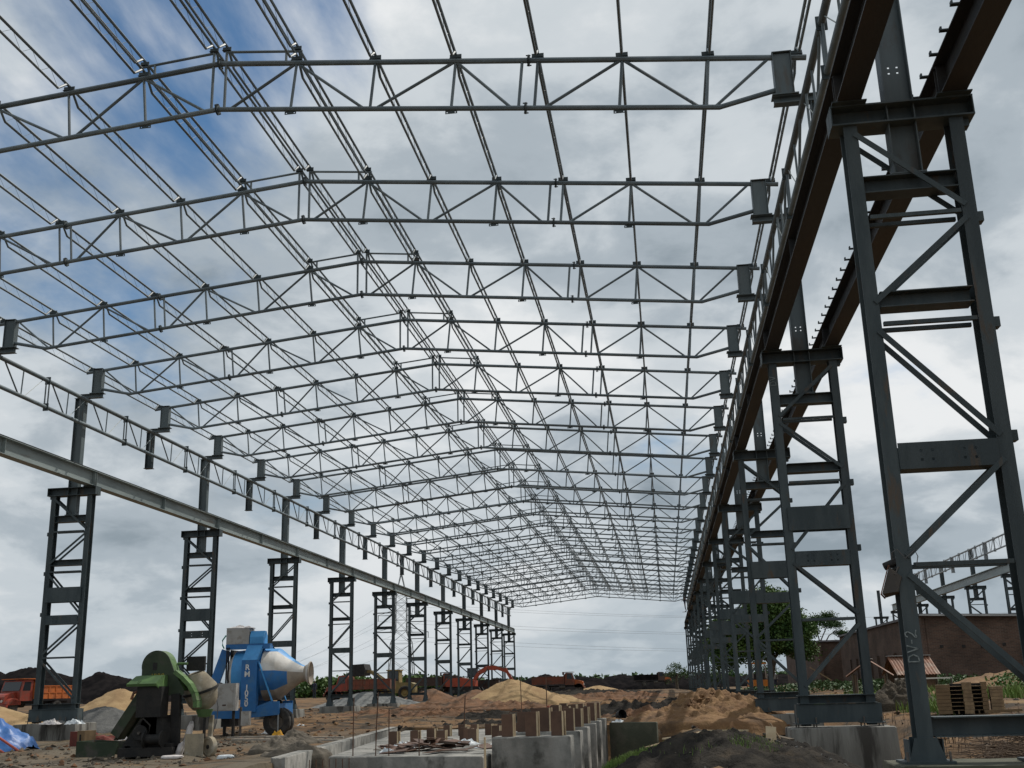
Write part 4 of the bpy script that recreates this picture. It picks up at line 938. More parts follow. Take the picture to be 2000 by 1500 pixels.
# ------------------------------------------------------------------ green site mixer
GM = Vector((-12.25, 26.85, zg(-12.25, 26.85)))
t = thing('concrete_mixer', 'small green concrete mixer with round gear guard and cement-caked drum', 'concrete mixer', GM)
def gp(cx, cy_, k=0.91): return ((cx-587)/518/k, (1402-cy_)/518)
c0 = gp(372, 268); gr = .385
out_ = [(c0[0]+gr*math.cos(R(a)), c0[1]+gr*math.sin(R(a))) for a in range(25, 196, 10)]+[gp(196, 640), gp(560, 640), gp(600, 640)]+[gp(725, 640), gp(735, 580), gp(600, 340)]
gd = obj('gear_guard', MB().poly(out_[::-1], -.02, .01).mesh('gear_guard', 'green_shaded'), t)
arc = [(c0[0]+(gr-.004)*math.cos(R(a)), c0[1]+(gr-.004)*math.sin(R(a))) for a in range(195, 20, -8)]+[gp(600, 340), gp(735, 580)]
m_ = MB()
for (a, b) in zip(arc[:-1], arc[1:]):
    m_.add([(a[0], .01, a[1]), (b[0], .01, b[1]), (b[0], .34, b[1]), (a[0], .34, a[1])], [(0, 1, 2, 3)])
    m_.add([(a[0]*.985, .01, a[1]-.012), (b[0]*.985, .01, b[1]-.012), (b[0]*.985, .34, b[1]-.012), (a[0]*.985, .34, a[1]-.012)], [(3, 2, 1, 0)])
obj('guard_rim', m_.mesh('guard_rim', 'green'), gd)
sl = gp(358, 270); obj('slot', MB().box(sl[0]-.055, sl[0]+.055, -.026, -.021, sl[1]-.09, sl[1]+.09).mesh('slot', 'machine_black'), gd)
tx = gp(400, 372)
for k in range(7): obj('letter_stroke', MB().bar((tx[0]-.15+k*.05, -.024, tx[1]-.018), (tx[0]-.14+k*.05+(.012 if k % 2 else -.01), -.024, tx[1]+.02), .012, .004, up=(0, 1, 0)).mesh('letter_stroke', 'letter_yellow'), gd)
# engine hood
a, b, c, d = gp(190, 390), gp(515, 390), gp(130, 520), gp(470, 520); e_ = gp(545, 640)
m_ = MB(); vs = [(a[0], -.28, a[1]), (b[0], -.28, b[1]), (b[0]+.02, .0, b[1]+.02), (a[0], .0, a[1]+.02), (c[0], -.52, c[1]+.06), (d[0]+.05, -.52, d[1]+.06), (d[0]+.05, -.5, d[1]-.0), (c[0], -.5, c[1]), (e_[0], -.2, e_[1]), (b[0]+.03, .0, e_[1])]
m_.add(vs, [(0, 1, 2, 3), (4, 5, 1, 0), (7, 6, 5, 4), (5, 6, 8, 1), (1, 8, 9, 2), (0, 3, 7, 4)]); hd = obj('engine_hood', m_.mesh('engine_hood', 'green'), t)
h0 = gp(290, 470); obj('scribble', MB().path([(h0[0]-.05, -.535, h0[1]-.03), (h0[0]-.02, -.51, h0[1]+.03), (h0[0]+.05, -.51, h0[1]+.035), (h0[0]+.02, -.53, h0[1]-.0), (h0[0]-.02, -.54, h0[1]-.03)], .006, 4).mesh('scribble', 'machine_black'), hd)
def gbox(n, x0, y0_, x1, y1_, ya, yb, m, **k):
    p, q = gp(x0, y1_), gp(x1, y0_); return obj(n, MB().box(p[0], q[0], ya, yb, max(p[1], .0), q[1]).mesh(n, m), t)
gbox('engine_block', 245, 525, 545, 900, -.42, .0, 'machine_black')
gbox('gearbox', 290, 880, 480, 1180, -.3, .1, 'machine_black')
fw = gp(310, 1090); fl = obj('flywheel', MB().lathe([(.02, -.05), (.17, -.05), (.185, -.03), (.185, .03), (.17, .05), (.02, .05)], Matrix.Translation((fw[0], -.4, fw[1])) @ Matrix.Rotation(PI/2, 4, 'X'), 20).mesh('flywheel', 'machine_black', 40), t)
obj('hub', MB().tube((fw[0], -.5, fw[1]), (fw[0], -.3, fw[1]), .035, 8).mesh('hub', 'rim', 40), fl)
p, q = gp(640, 620), gp(655, 1260); obj('leg', MB().bar((p[0], .0, p[1]), (q[0], .0, q[1]), .22, .12, up=(0, 1, 0)).mesh('leg', 'machine_black'), t)
p, q = gp(560, 640), gp(540, 1250); obj('leg', MB().bar((p[0], .25, p[1]), (q[0], .3, .0), .1, .1, up=(0, 1, 0)).mesh('leg', 'machine_black'), t)
p, q = gp(990, 900), gp(970, 1330); obj('leg', MB().bar((p[0], .5, p[1]), (q[0], .5, 0), .1, .08, up=(0, 1, 0)).mesh('leg', 'drum_cement'), t)
p = gp(60, 1290); q = gp(720, 1180); obj('skid_frame', MB().box(p[0], q[0], -.45, -.3, .05, .26).box(p[0], q[0], .35, .5, .05, .26).box(p[0]+.1, p[0]+.25, -.3, .35, .07, .3).box(q[0]-.3, q[0]-.1, -.3, .35, .07, .34).mesh('skid_frame', 'machine_black'), t)
p = gp(90, 1260); obj('axle_drum', MB().lathe([(.0, -.3), (.17, -.29), (.2, -.2), (.2, .2), (.17, .29), (0, .3)], Matrix.Translation((p[0]+.35, .05, .27)) @ Matrix.Rotation(PI/2, 4, 'X'), 16, caps=False).mesh('axle_drum', 'machine_black', 40), t)
obj('engine_shroud', MB().poly([gp(60, 1290), gp(110, 1180), gp(250, 1000), gp(300, 900), gp(520, 880), gp(560, 1000), gp(600, 1290)], -.3, .3).mesh('engine_shroud', 'machine_black'), t)
obj('winch_drum', MB().lathe([(.0, -.24), (.2, -.24), (.2, -.2), (.12, -.19), (.12, .19), (.2, .2), (.2, .24), (0, .24)], Matrix.Translation((gp(480, 0)[0], -.4, gp(0, 1170)[1])) @ Matrix.Rotation(PI/2, 4, 'Y'), 18, caps=False).mesh('winch_drum', 'machine_black', 35), t)
obj('exhaust', MB().path([(gp(300, 0)[0], -.35, gp(0, 560)[1]), (gp(200, 0)[0], -.4, gp(0, 600)[1]), (gp(180, 0)[0], -.42, gp(0, 680)[1])], .035, 8).mesh('exhaust', 'rust', 40), t)
obj('drive_belt', MB().path([(gp(330, 0)[0], -.38, gp(0, 910)[1]), (gp(420, 0)[0], -.38, gp(0, 1000)[1]), (gp(400, 0)[0], -.38, gp(0, 1180)[1]), (gp(300, 0)[0], -.38, gp(0, 1190)[1]), (gp(250, 0)[0], -.38, gp(0, 1050)[1]), (gp(330, 0)[0], -.38, gp(0, 910)[1])], .02, 6).mesh('drive_belt', 'rubber', 40), t)
# hopper chute and skip
a, b = Vector((gp(230, 700)[0], .1, gp(0, 690)[1])), Vector((gp(-60, 1170)[0], .1, gp(0, 1170)[1]))
m_ = MB(); m_.bar(a, b, .55, .02, up=(0, 0, 1)); m_.bar(a+Vector((0, -.27, .1)), b+Vector((0, -.27, .1)), .02, .24, up=(0, 0, 1)); m_.bar(a+Vector((0, .27, .1)), b+Vector((0, .27, .1)), .02, .24, up=(0, 0, 1))
obj('hopper_chute', m_.mesh('hopper_chute', 'green_shaded'), t)
m_ = MB(); bx0, bx1 = -2.25, b.x+.12
m_.poly([(bx0, .04), (bx1, .04), (bx1+.1, .38), (bx0+.02, .44)], -.36, -.34); m_.poly([(bx0, .04), (bx1, .04), (bx1+.1, .38), (bx0+.02, .44)], .5, .52); m_.box(bx0, bx1, -.34, .5, .03, .05); m_.box(bx0-.01, bx0+.01, -.34, .5, .05, .44)
obj('skip', m_.mesh('skip', 'green_shaded'), t)
# arm, drum, pan
pts = [gp(600, 345), gp(700, 425), gp(790, 520), gp(850, 620), gp(878, 720), gp(880, 800)]
m_ = MB()
for (a, b) in zip(pts[:-1], pts[1:]): m_.bar((a[0], .12, a[1]), (b[0], .12, b[1]), .10, .3, up=(0, 1, 0))
obj('tilt_arm', m_.mesh('tilt_arm', 'green'), t)
ctr = gp(925, 585, .95); MD = Matrix.Translation((ctr[0]-.22, .62, ctr[1])) @ Matrix.Rotation(R(-12), 4, 'Y') @ Matrix.Rotation(R(14), 4, 'X')
dr = obj('drum', MB().lathe([(.0, -.50), (.16, -.49), (.29, -.42), (.37, -.28), (.42, -.08), (.43, .02), (.42, .08), (.20, .46), (.18, .44), (.39, .05)], MD, 28, caps=False).mesh('drum', 'drum_cement', 35), t)
obj('drum_ring', MB().lathe([(.425, -.03), (.465, -.03), (.465, .03), (.425, .03)], MD, 28, caps=False).mesh('drum_ring', 'machine_black', 35), dr)
p = gp(935, 865); obj('pan', MB().lathe([(.05, -.14), (.15, -.12), (.2, .0), (.215, .06), (.19, .05), (.14, -.09), (.05, -.11)], Matrix.Translation((p[0], .3, p[1]+.02)), 18, caps=False).mesh('pan', 'green', 35), t)
gbox('control_panel', 640, 150, 870, 335, .5, .58, 'machine_black')
p = gp(640, 240); obj('shaft', MB().tube((p[0]-.15, .3, p[1]), (p[0]+.12, .3, p[1]), .03, 8).mesh('shaft', 'green', 40), t)
p = gp(1110, 1210); MWl = Matrix.Translation((p[0]-.05, -.05, .235)) @ Matrix.Rotation(R(-32), 4, 'Z') @ Matrix.Rotation(PI/2, 4, 'X')
wl = obj('wheel', MB().lathe([(.05, -.05), (.17, -.05), (.185, -.065), (.235, -.06), (.235, .06), (.185, .065), (.17, .05), (.05, .05)], MWl, 24, caps=False).mesh('wheel', 'drum_cement', 35), t)
obj('hub', MB().lathe([(.0, -.07), (.05, -.065), (.05, .065), (.0, .07)], MWl, 12, caps=False).mesh('hub', 'machine_black', 35), wl)
def grounded(x, y, dz=0): return (x, y, zg(x, y)+dz)
sx_, sy_ = GM.x+.72, GM.y-.25
o = MB().add([(-.22, 0, 0), (.26, 0, .0), (.22, .1, .53), (-.26, .1, .53), (-.22, .015, 0), (.26, .015, .0), (.22, .115, .53), (-.26, .115, .53)], [(0, 1, 2, 3), (7, 6, 5, 4), (0, 4, 5, 1), (1, 5, 6, 2), (2, 6, 7, 3), (3, 7, 4, 0)]).build('steel_sheet', 'drum_cement', None, None, label='cement-smeared flat sheet leaning against the green mixer', cat='metal sheet', loc=(sx_, sy_, zg(sx_, sy_)-.02))
def sack(label, x, y, z, l_, w_, h_, mat_, seed, rz=0, tilt=0, cat='sack', name='sack'):
    m_ = MB(); n = 14
    for i in range(n+1):
        ph = -PI/2+PI*i/n
        for j in range(18):
            th = 2*PI*j/18; q = 1+.14*fbm(math.cos(th)+seed, math.sin(th), ph)
            sg = lambda v, e: math.copysign(abs(v)**e, v)
            m_.v.append((l_/2*sg(math.sin(ph), .6)*q, w_/2*sg(math.cos(ph), .6)*sg(math.cos(th), .7)*q, h_/2+h_/2*sg(math.cos(ph), .6)*sg(math.sin(th), .7)*q))
    m_.f = [(i*18+j, i*18+(j+1) % 18, (i+1)*18+(j+1) % 18, (i+1)*18+j) for i in range(n) for j in range(18)]
    o = m_.build(name, mat_, None, 60, label=label, cat=cat, loc=(x, y, z)); o.rotation_euler = (0, tilt, rz); return o
sack('pale cement sack propped upright against the green mixer leg', GM.x+.32, GM.y+.0, GM.z+.02, .62, .34, .16, 'cloth_white', 2, .2, -1.25)
sack('second pale sack hanging below the green mixer arm', GM.x+.42, GM.y+.3, GM.z+.45, .7, .3, .16, 'cloth_white', 3, .3, -1.35)
sack('flat white sack on the ground before the green mixer', GM.x+.42, GM.y-.75, zg(GM.x+.42, GM.y-.75)-.02, .5, .3, .1, 'cloth_white', 4, .2)
sack('small white bag on the ground beside the green mixer wheel', GM.x+1.5, GM.y-.1, zg(GM.x+1.5, GM.y-.1)-.02, .4, .25, .12, 'plastic_white', 5, .1)
# black drum behind the green mixer
MB().lathe([(.0, 0), (.3, 0), (.3, .28), (.315, .3), (.3, .32), (.3, .6), (.315, .62), (.3, .64), (.3, .9), (.28, .88), (.27, .6)], None, 22, caps=False).build('oil_drum', 'machine_black', None, 35, label='open black oil drum behind the green mixer chute', cat='drum', loc=(-14.0, 28.8, zg(-14.0, 28.8)))

# ------------------------------------------------------------------ blue drum mixer "RM 1050"
BX, BY = -13.75, 38.6
BZ = zg(BX, BY)
t = thing('concrete_mixer', 'big blue and white drum mixer lettered RM 1050', 'concrete mixer', (BX, BY, BZ), R(4))
def bp(cx, cy_): return ((cx-840)/328, (1422-cy_)/345)
# drum with painted fields
AX = bp(0, 690)[1]; cyd = .75
prof = [(-1.88, .30), (-1.84, .62), (-1.62, .86), (-1.1, .90), (-.6, .905), (-.56, .925), (-.5, .905), (-.10, .905), (-.04, .88), (.33, .58), (.70, .33), (.84, .27), (.93, .31), (1.02, .40)]
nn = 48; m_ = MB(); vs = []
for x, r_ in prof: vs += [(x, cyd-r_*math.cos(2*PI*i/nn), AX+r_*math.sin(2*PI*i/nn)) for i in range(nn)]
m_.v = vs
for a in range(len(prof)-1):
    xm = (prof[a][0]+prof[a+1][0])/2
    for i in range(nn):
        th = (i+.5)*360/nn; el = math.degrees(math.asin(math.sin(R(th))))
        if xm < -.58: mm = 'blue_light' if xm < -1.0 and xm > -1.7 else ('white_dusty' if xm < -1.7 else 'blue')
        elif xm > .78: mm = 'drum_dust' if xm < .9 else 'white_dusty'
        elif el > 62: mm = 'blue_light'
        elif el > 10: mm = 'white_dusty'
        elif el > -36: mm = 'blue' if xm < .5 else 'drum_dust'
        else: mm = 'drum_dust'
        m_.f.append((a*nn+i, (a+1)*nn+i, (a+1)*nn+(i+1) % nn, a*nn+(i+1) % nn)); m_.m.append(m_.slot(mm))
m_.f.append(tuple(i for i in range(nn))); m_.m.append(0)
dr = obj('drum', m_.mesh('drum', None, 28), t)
obj('drum_mouth', MB().lathe([(.40, 0), (.415, .01), (.415, .04), (.395, .05), (.27, -.08), (.2, -.5)], Matrix.Translation((1.02, cyd, AX)) @ Matrix.Rotation(PI/2, 4, 'Y'), 32, caps=False).mesh('drum_mouth', 'drum_dust', 30), dr)
# portal post with lettering
x0, x1 = bp(452, 0)[0], bp(632, 0)[0]; zl, zm_, zh = bp(0, 1130)[1], bp(0, 520)[1], bp(0, 330)[1]
m_ = MB(); m_.box(x0, x1, -.28, .02, zl, zm_); po = obj('portal_post', m_.mesh('portal_post', 'blue'), t)
m_ = MB(); m_.add([(x0, -.28, zm_+.002), (x1, -.28, zm_+.002), (x1+.08, .12, zh), (x0+.08, .12, zh), (x0, .02, zm_+.002), (x1, .02, zm_+.002), (x1+.08, .3, zh), (x0+.08, .3, zh)], [(0, 1, 2, 3), (7, 6, 5, 4), (0, 3, 7, 4), (1, 5, 6, 2), (3, 2, 6, 7)]); obj('portal_shoulder', m_.mesh('portal_shoulder', 'blue_light'), t)
lx_ = bp(522, 0)[0]; dg = bpy.context.evaluated_depsgraph_get()
for ch, cyy in (('R', 610), ('M', 690), ('1', 848), ('0', 914), ('5', 977), ('0', 1036)):
    cu = bpy.data.curves.new('letter', 'FONT'); cu.body = ch; cu.size = .27; cu.extrude = .003; cu.align_x = 'CENTER'; cu.align_y = 'CENTER'; cu.offset = .006
    tmp = bpy.data.objects.new('letter', cu); C.objects.link(tmp); bpy.context.view_layer.update(); dg = bpy.context.evaluated_depsgraph_get()
    me = bpy.data.meshes.new_from_object(tmp.evaluated_get(dg)); bpy.data.objects.remove(tmp); me.materials.clear(); me.materials.append(MT['letter_white'])
    me.transform(Matrix.Rotation(PI/2, 4, 'X')); o = obj('letter', me, po); o.location = (lx_, -.287, bp(0, cyy)[1])
# far portal post, cross beam, deck boxes
obj('portal_post', MB().box(x0, x1, 1.5, 1.78, zl, zh-.1).mesh('portal_post', 'blue'), t)
za, zb2 = bp(0, 400)[1], bp(0, 322)[1]
obj('cross_beam', MB().box(bp(212, 0)[0], bp(740, 0)[0], .1, .42, za+.05, zb2).box(x0+.05, x1+.05, .42, 1.55, za+.05, zb2-.02).mesh('cross_beam', 'blue'), t)
ca = obj('motor_cabinet', MB().box(bp(216, 0)[0], bp(488, 0)[0], .1, .75, zb2+.005, bp(0, 122)[1]).mesh('motor_cabinet', 'cabinet'), t)
m_ = MB(); xa, xb = bp(500, 0)[0], bp(665, 0)[0]; z1_, z2_ = zb2+.005, bp(0, 165)[1]
pr = [(.08, z1_), (.08, z1_+.24), (.2, z2_), (.45, z2_), (.6, z1_+.3), (.6, z1_)]
m_.add([(xa, a, b) for a, b in pr]+[(xb, a, b) for a, b in pr], [(5, 4, 3, 2, 1, 0), (6, 7, 8, 9, 10, 11)]+[(i, (i+1) % 6, 6+(i+1) % 6, 6+i) for i in range(6)]); obj('gear_cover', m_.mesh('gear_cover', 'blue_light'), t)
p, q = bp(205, 392), bp(105, 800); obj('rear_strut', MB().bar((p[0], .3, p[1]), (q[0]-.1, .3, q[1]), .34, .1, up=(0, 1, 0)).bar((q[0]-.1, .3, q[1]), (q[0]-.1, .3, .7), .34, .1, up=(0, 1, 0)).mesh('rear_strut', 'blue'), t)
for cx in (240, 262): p = bp(cx, 360); obj('pipe', MB().tube((p[0], .02, p[1]), (p[0], .02, .75), .03, 8).mesh('pipe', 'machine_black', 40), t)
obj('rear_plate', MB().box(bp(250, 0)[0], bp(262, 0)[0], .3, 1.3, 1.4, za+.04).mesh('rear_plate', 'machine_black'), t)
pts = [bp(150, 1200), bp(470, 1205), bp(900, 1172), bp(900, 1015), bp(790, 1010), bp(620, 1075), bp(150, 1100)]
obj('chassis', MB().poly(pts, -.2, -.14).poly(pts, 1.62, 1.68).box(pts[0][0], pts[0][0]+.15, -.14, 1.62, .7, .9).box(pts[3][0]-.12, pts[3][0], -.14, 1.62, .78, 1.1).mesh('chassis', 'blue'), t)
for yy in (-.17, 1.65):
    p, q = bp(640, 540), bp(815, 1010); obj('brace', MB().bar((p[0], yy, p[1]), (q[0], yy, q[1]), .04, .09, up=(0, 1, 0)).mesh('brace', 'blue_light'), t)
    p = bp(898, 1172); obj('prop', MB().tube((p[0]-.02, yy, p[1]), (p[0]-.02, yy, -.03), .025, 8).mesh('prop', 'pylon_steel', 40), t)
for yy in (.15, 1.35):
    p = bp(735, 1000); obj('drum_roller', MB().tube((p[0]+.1, yy-.07, 1.14), (p[0]+.1, yy+.07, 1.14), .1, 14).mesh('drum_roller', 'machine_black', 40), t)
def wheel(par, x, y, z, r_, w_, name='wheel', rim='rim', n=24):
    M = Matrix.Translation((x, y, z)) @ Matrix.Rotation(PI/2, 4, 'X')
    wt = obj(name, MB().lathe([(r_*.52, -w_*.38), (r_*.8, -w_*.5), (r_*.95, -w_*.42), (r_, -w_*.25), (r_, w_*.25), (r_*.95, w_*.42), (r_*.8, w_*.5), (r_*.52, w_*.38)], M, n, caps=False).mesh(name, 'rubber', 32), par)
    obj('rim', MB().lathe([(.02, -w_*.30), (r_*.18, -w_*.30), (r_*.2, -w_*.16), (r_*.42, -w_*.14), (r_*.53, -w_*.40), (r_*.53, w_*.40), (r_*.42, w_*.14), (r_*.2, w_*.16), (r_*.18, w_*.3), (.02, w_*.3)], M, n).mesh('rim', rim, 32), wt)
for yy in (.05, .46): wheel(t, .06, yy, .48, .49, .26)
obj('axle', MB().tube((.06, .0, .48), (.06, .6, .48), .07, 8).box(-.05, .17, .15, .3, .5, .8).mesh('axle', 'machine_black', 40), t)
obj('water_hose', MB().path([(bp(212, 0)[0], .1, bp(0, 210)[1]), (bp(180, 0)[0]-.02, .08, bp(0, 270)[1]), (bp(176, 0)[0], .08, bp(0, 330)[1]), (bp(195, 0)[0], .1, bp(0, 370)[1])], .025, 8).mesh('water_hose', 'hose_green', 40), t)
obj('rear_wheel_frame', MB().box(-2.0, -1.7, .2, 1.4, .35, .75).tube((-1.9, .3, .5), (-1.9, .3, .0), .06, 8).tube((-1.9, 1.3, .5), (-1.9, 1.3, .0), .06, 8).mesh('rear_wheel_frame', 'machine_black', 40), t)
mx = t.matrix_basis if False else Matrix.Translation((BX, BY, BZ)) @ Matrix.Rotation(R(4), 4, 'Z')
def bw(x, y, z): return mx @ Vector((x, y, z))
p = bw(-1.45, .42, bp(0, 122)[1]); crumple('cloth', 'crumpled pale cloth lying on top of the blue mixer cabinet', 'cloth', p.x, p.y, p.z-.005, 1.0, .6, .13, 'cloth_white', 7, 20)
# control cabinets in front of the blue mixer
gz = zg(-15.35, 37.0)
t = thing('control_cabinet', 'large grey control cabinet on legs in front of the blue mixer', 'cabinet', (-15.15, 37.0, gz), R(2))
obj('box', MB().box(-.62, .60, -.16, .16, .92, 1.82).mesh('box', 'cabinet'), t)
obj('door', MB().box(-.60, .50, -.178, -.161, .95, 1.79).mesh('door', 'cabinet'), t)
for xx in (-.1, -.02): obj('handle', MB().box(xx-.012, xx+.012, -.2, -.179, 1.36, 1.46).mesh('handle', 'machine_black'), t)
obj('maker_plate', MB().box(.15, .28, -.183, -.179, 1.08, 1.13).mesh('maker_plate', 'truck_brown'), t)
for xx in (-.5, .5): obj('leg', MB().box(xx-.04, xx+.04, -.06, .02, -.05, .92).mesh('leg', 'machine_black'), t)
t = thing('junction_box', 'small grey junction box on a post beside the control cabinet', 'cabinet', (-14.15, 36.7, zg(-14.15, 36.7)), R(2))
obj('box', MB().box(-.08, .2, -.1, .1, .40, .86).mesh('box', 'cabinet'), t)
obj('post', MB().box(-.16, -.09, -.03, .03, -.1, 1.0).box(-.09, .0, -.03, .03, .6, .66).mesh('post', 'rim'), t)
MB().path([(0, 0, 1.5), (.12, -.06, 1.4), (.2, -.06, 1.1), (.18, -.06, .6), (.05, -.1, .2), (-.1, -.1, .02)], .016, 6).build('cable', 'hose', None, 40, label='black cable drooping from the large grey control cabinet', cat='cable', loc=(-15.3, 36.78, zg(-15.3, 36.78)))

# ------------------------------------------------------------------ litter, tarpaulin and scraps on the left
m_ = MB(); n = 34; vs = []
for j in range(n+1):
    for i in range(n+1):
        u, v = i/n*2-1, j/n*2-1
        q = max(0, 1-(u*u*.8+v*v*.8)); x, y = u*1.5, v*1.0
        vs.append((x*(1+.1*fbm(u*2, v*2, 5)), y, .95*q**.75*(1+.25*fbm(u*1.3, v*1.3, 3))+.18*abs(fbm(u*3, v*3, 8))-.03))
m_.add(vs, [(j*(n+1)+i, j*(n+1)+i+1, (j+1)*(n+1)+i+1, (j+1)*(n+1)+i) for j in range(n) for i in range(n)])
m_.build('tarpaulin', 'tarp', None, 60, label='blue tarpaulin draped over a low pile', cat='tarpaulin', loc=(-19.35, 30.2, zg(-19.2, 30)-.10))
for k, (p, q, l_) in enumerate((((-19.5, 29.35, 1.2), (-17.95, 29.0, .44), 'longer red pipe leaning over the blue tarpaulin'), ((-18.8, 29.6, 1.0), (-17.75, 29.4, .46), 'shorter red pipe leaning over the blue tarpaulin'))):
    p, q = Vector(p), Vector(q); MB().tube(p-q, Vector((0, 0, 0)), .035, 8).build('pipe', 'pipe_red', None, 40, label=l_, cat='pipe', loc=q)
t = thing('tool_box', 'battered red and tan box tipped on the ground by the mixer skip', 'box', (-16.35, 30.2, zg(-16.3, 30.2)-.02), R(-18))
obj('body', MB().box(-.28, .28, -.2, .2, 0, .42).mesh('body', 'box_red'), t); obj('tan_side', MB().box(.0, .283, -.206, .2, .03, .44).mesh('tan_side', 'box_tan'), t); obj('handle', MB().box(.1, .15, -.22, -.207, .12, .34).mesh('handle', 'machine_black'), t)
plank('long reddish lath lying across the tool box', (-18.0, 30.6, .52), (-14.9, 30.7, .98), .05, .03, 'wood_pale')
plank('weathered plank on the ground near the blue tarpaulin', (-17.6, 30.5, zg(-17.6, 30.5)+.03), (-16.6, 30.9, zg(-16.6, 30.9)+.05), .1, .04, 'sack')
for k, (x, y, l_) in enumerate(((-17.3, 32.3, 'pale cement sack in front of the second coal-row pedestal'), (-16.6, 32.6, 'grey cement sack next to the pale one by the pedestal'))):
    sack(l_, x, y, zg(x, y)-.02, .62, .4, .17, 'sack', 20+k, .3*k)
rr = random.Random(33)
spots = [(-21.7, 37.7, 'at the foot of the second coal-row column'), (-20.6, 37.4, 'on the pedestal edge behind the tool box'), (-19.4, 36.6, 'beside the second coal-row pedestal'), (-18.6, 37.2, 'behind the green mixer skip'), (-14.6, 40.6, 'under the blue mixer chassis'), (-12.5, 37.3, 'beside the blue mixer prop'), (-11.5, 33.6, 'on the earth bank near the kerb wall'), (-16.9, 51, 'on the far side of the earth track'), (-1.9, 43.5, 'beyond the plinths'), (-.7, 46, 'between the plinths and the orange heap')]
for k, (x, y, l_) in enumerate(spots):
    crumple('litter_bag', f'crumpled white bag {l_}', 'litter', x, y, (1.0 if k < 2 else zg(x, y)), rr.uniform(.45, .8), rr.uniform(.35, .5), rr.uniform(.12, .22), 'plastic_white' if k % 3 else 'cloth_white', 60+k, 12)
crumple('litter_bag', 'crumpled dark red sheet by the second coal-row pedestal', 'litter', -19.2, 36.2, zg(-19.2, 36.2), 1.3, .6, .3, 'box_red', 81, 14)
crumple('yellow_bag', 'crumpled yellow plastic bag in front of the blue mixer wheel', 'litter', -12.95, 36.6, zg(-12.95, 36.6), .6, .4, .26, 'plastic_yellow', 83, 14)
for k, (p, q) in enumerate((((-12.6, 34.6), (-10.2, 35.0)), ((-13.2, 33.4), (-9.3, 31.5)), ((-14.4, 35.9), (-12.4, 36.3)))):
    plank(f'long dusty board on the ground, {ORD[k]} from the blue mixer', (*p, zg(*p)+.06), (*q, zg(*q)+.07), .16, .05, 'sack')
for k, (x, y) in enumerate(((-9.6, 27.5), (-10.3, 30.5), (-8.6, 25.6))):
    heap('cement_lump', f'hardened grey cement lump on the pit bank, {ORD[k]} along the kerb wall', 'cement lump', x, y, .9, .55, .36, zg(x, y)-.05, 'cement_mud', 90+k, .3, .6, 30, 50, fine=.10)
o = MB().lathe([(.0, 0), (.16, 0), (.18, .05), (.2, .32), (.185, .32), (.165, .05)], None, 18, caps=False).build('bucket', 'machine_black', None, 35, label='black bucket lying beyond the plinths near the orange heap', cat='bucket', loc=(-2.0, 45.5, zg(-2, 45.5)+.15)); o.rotation_euler = (1.3, 0, .6)

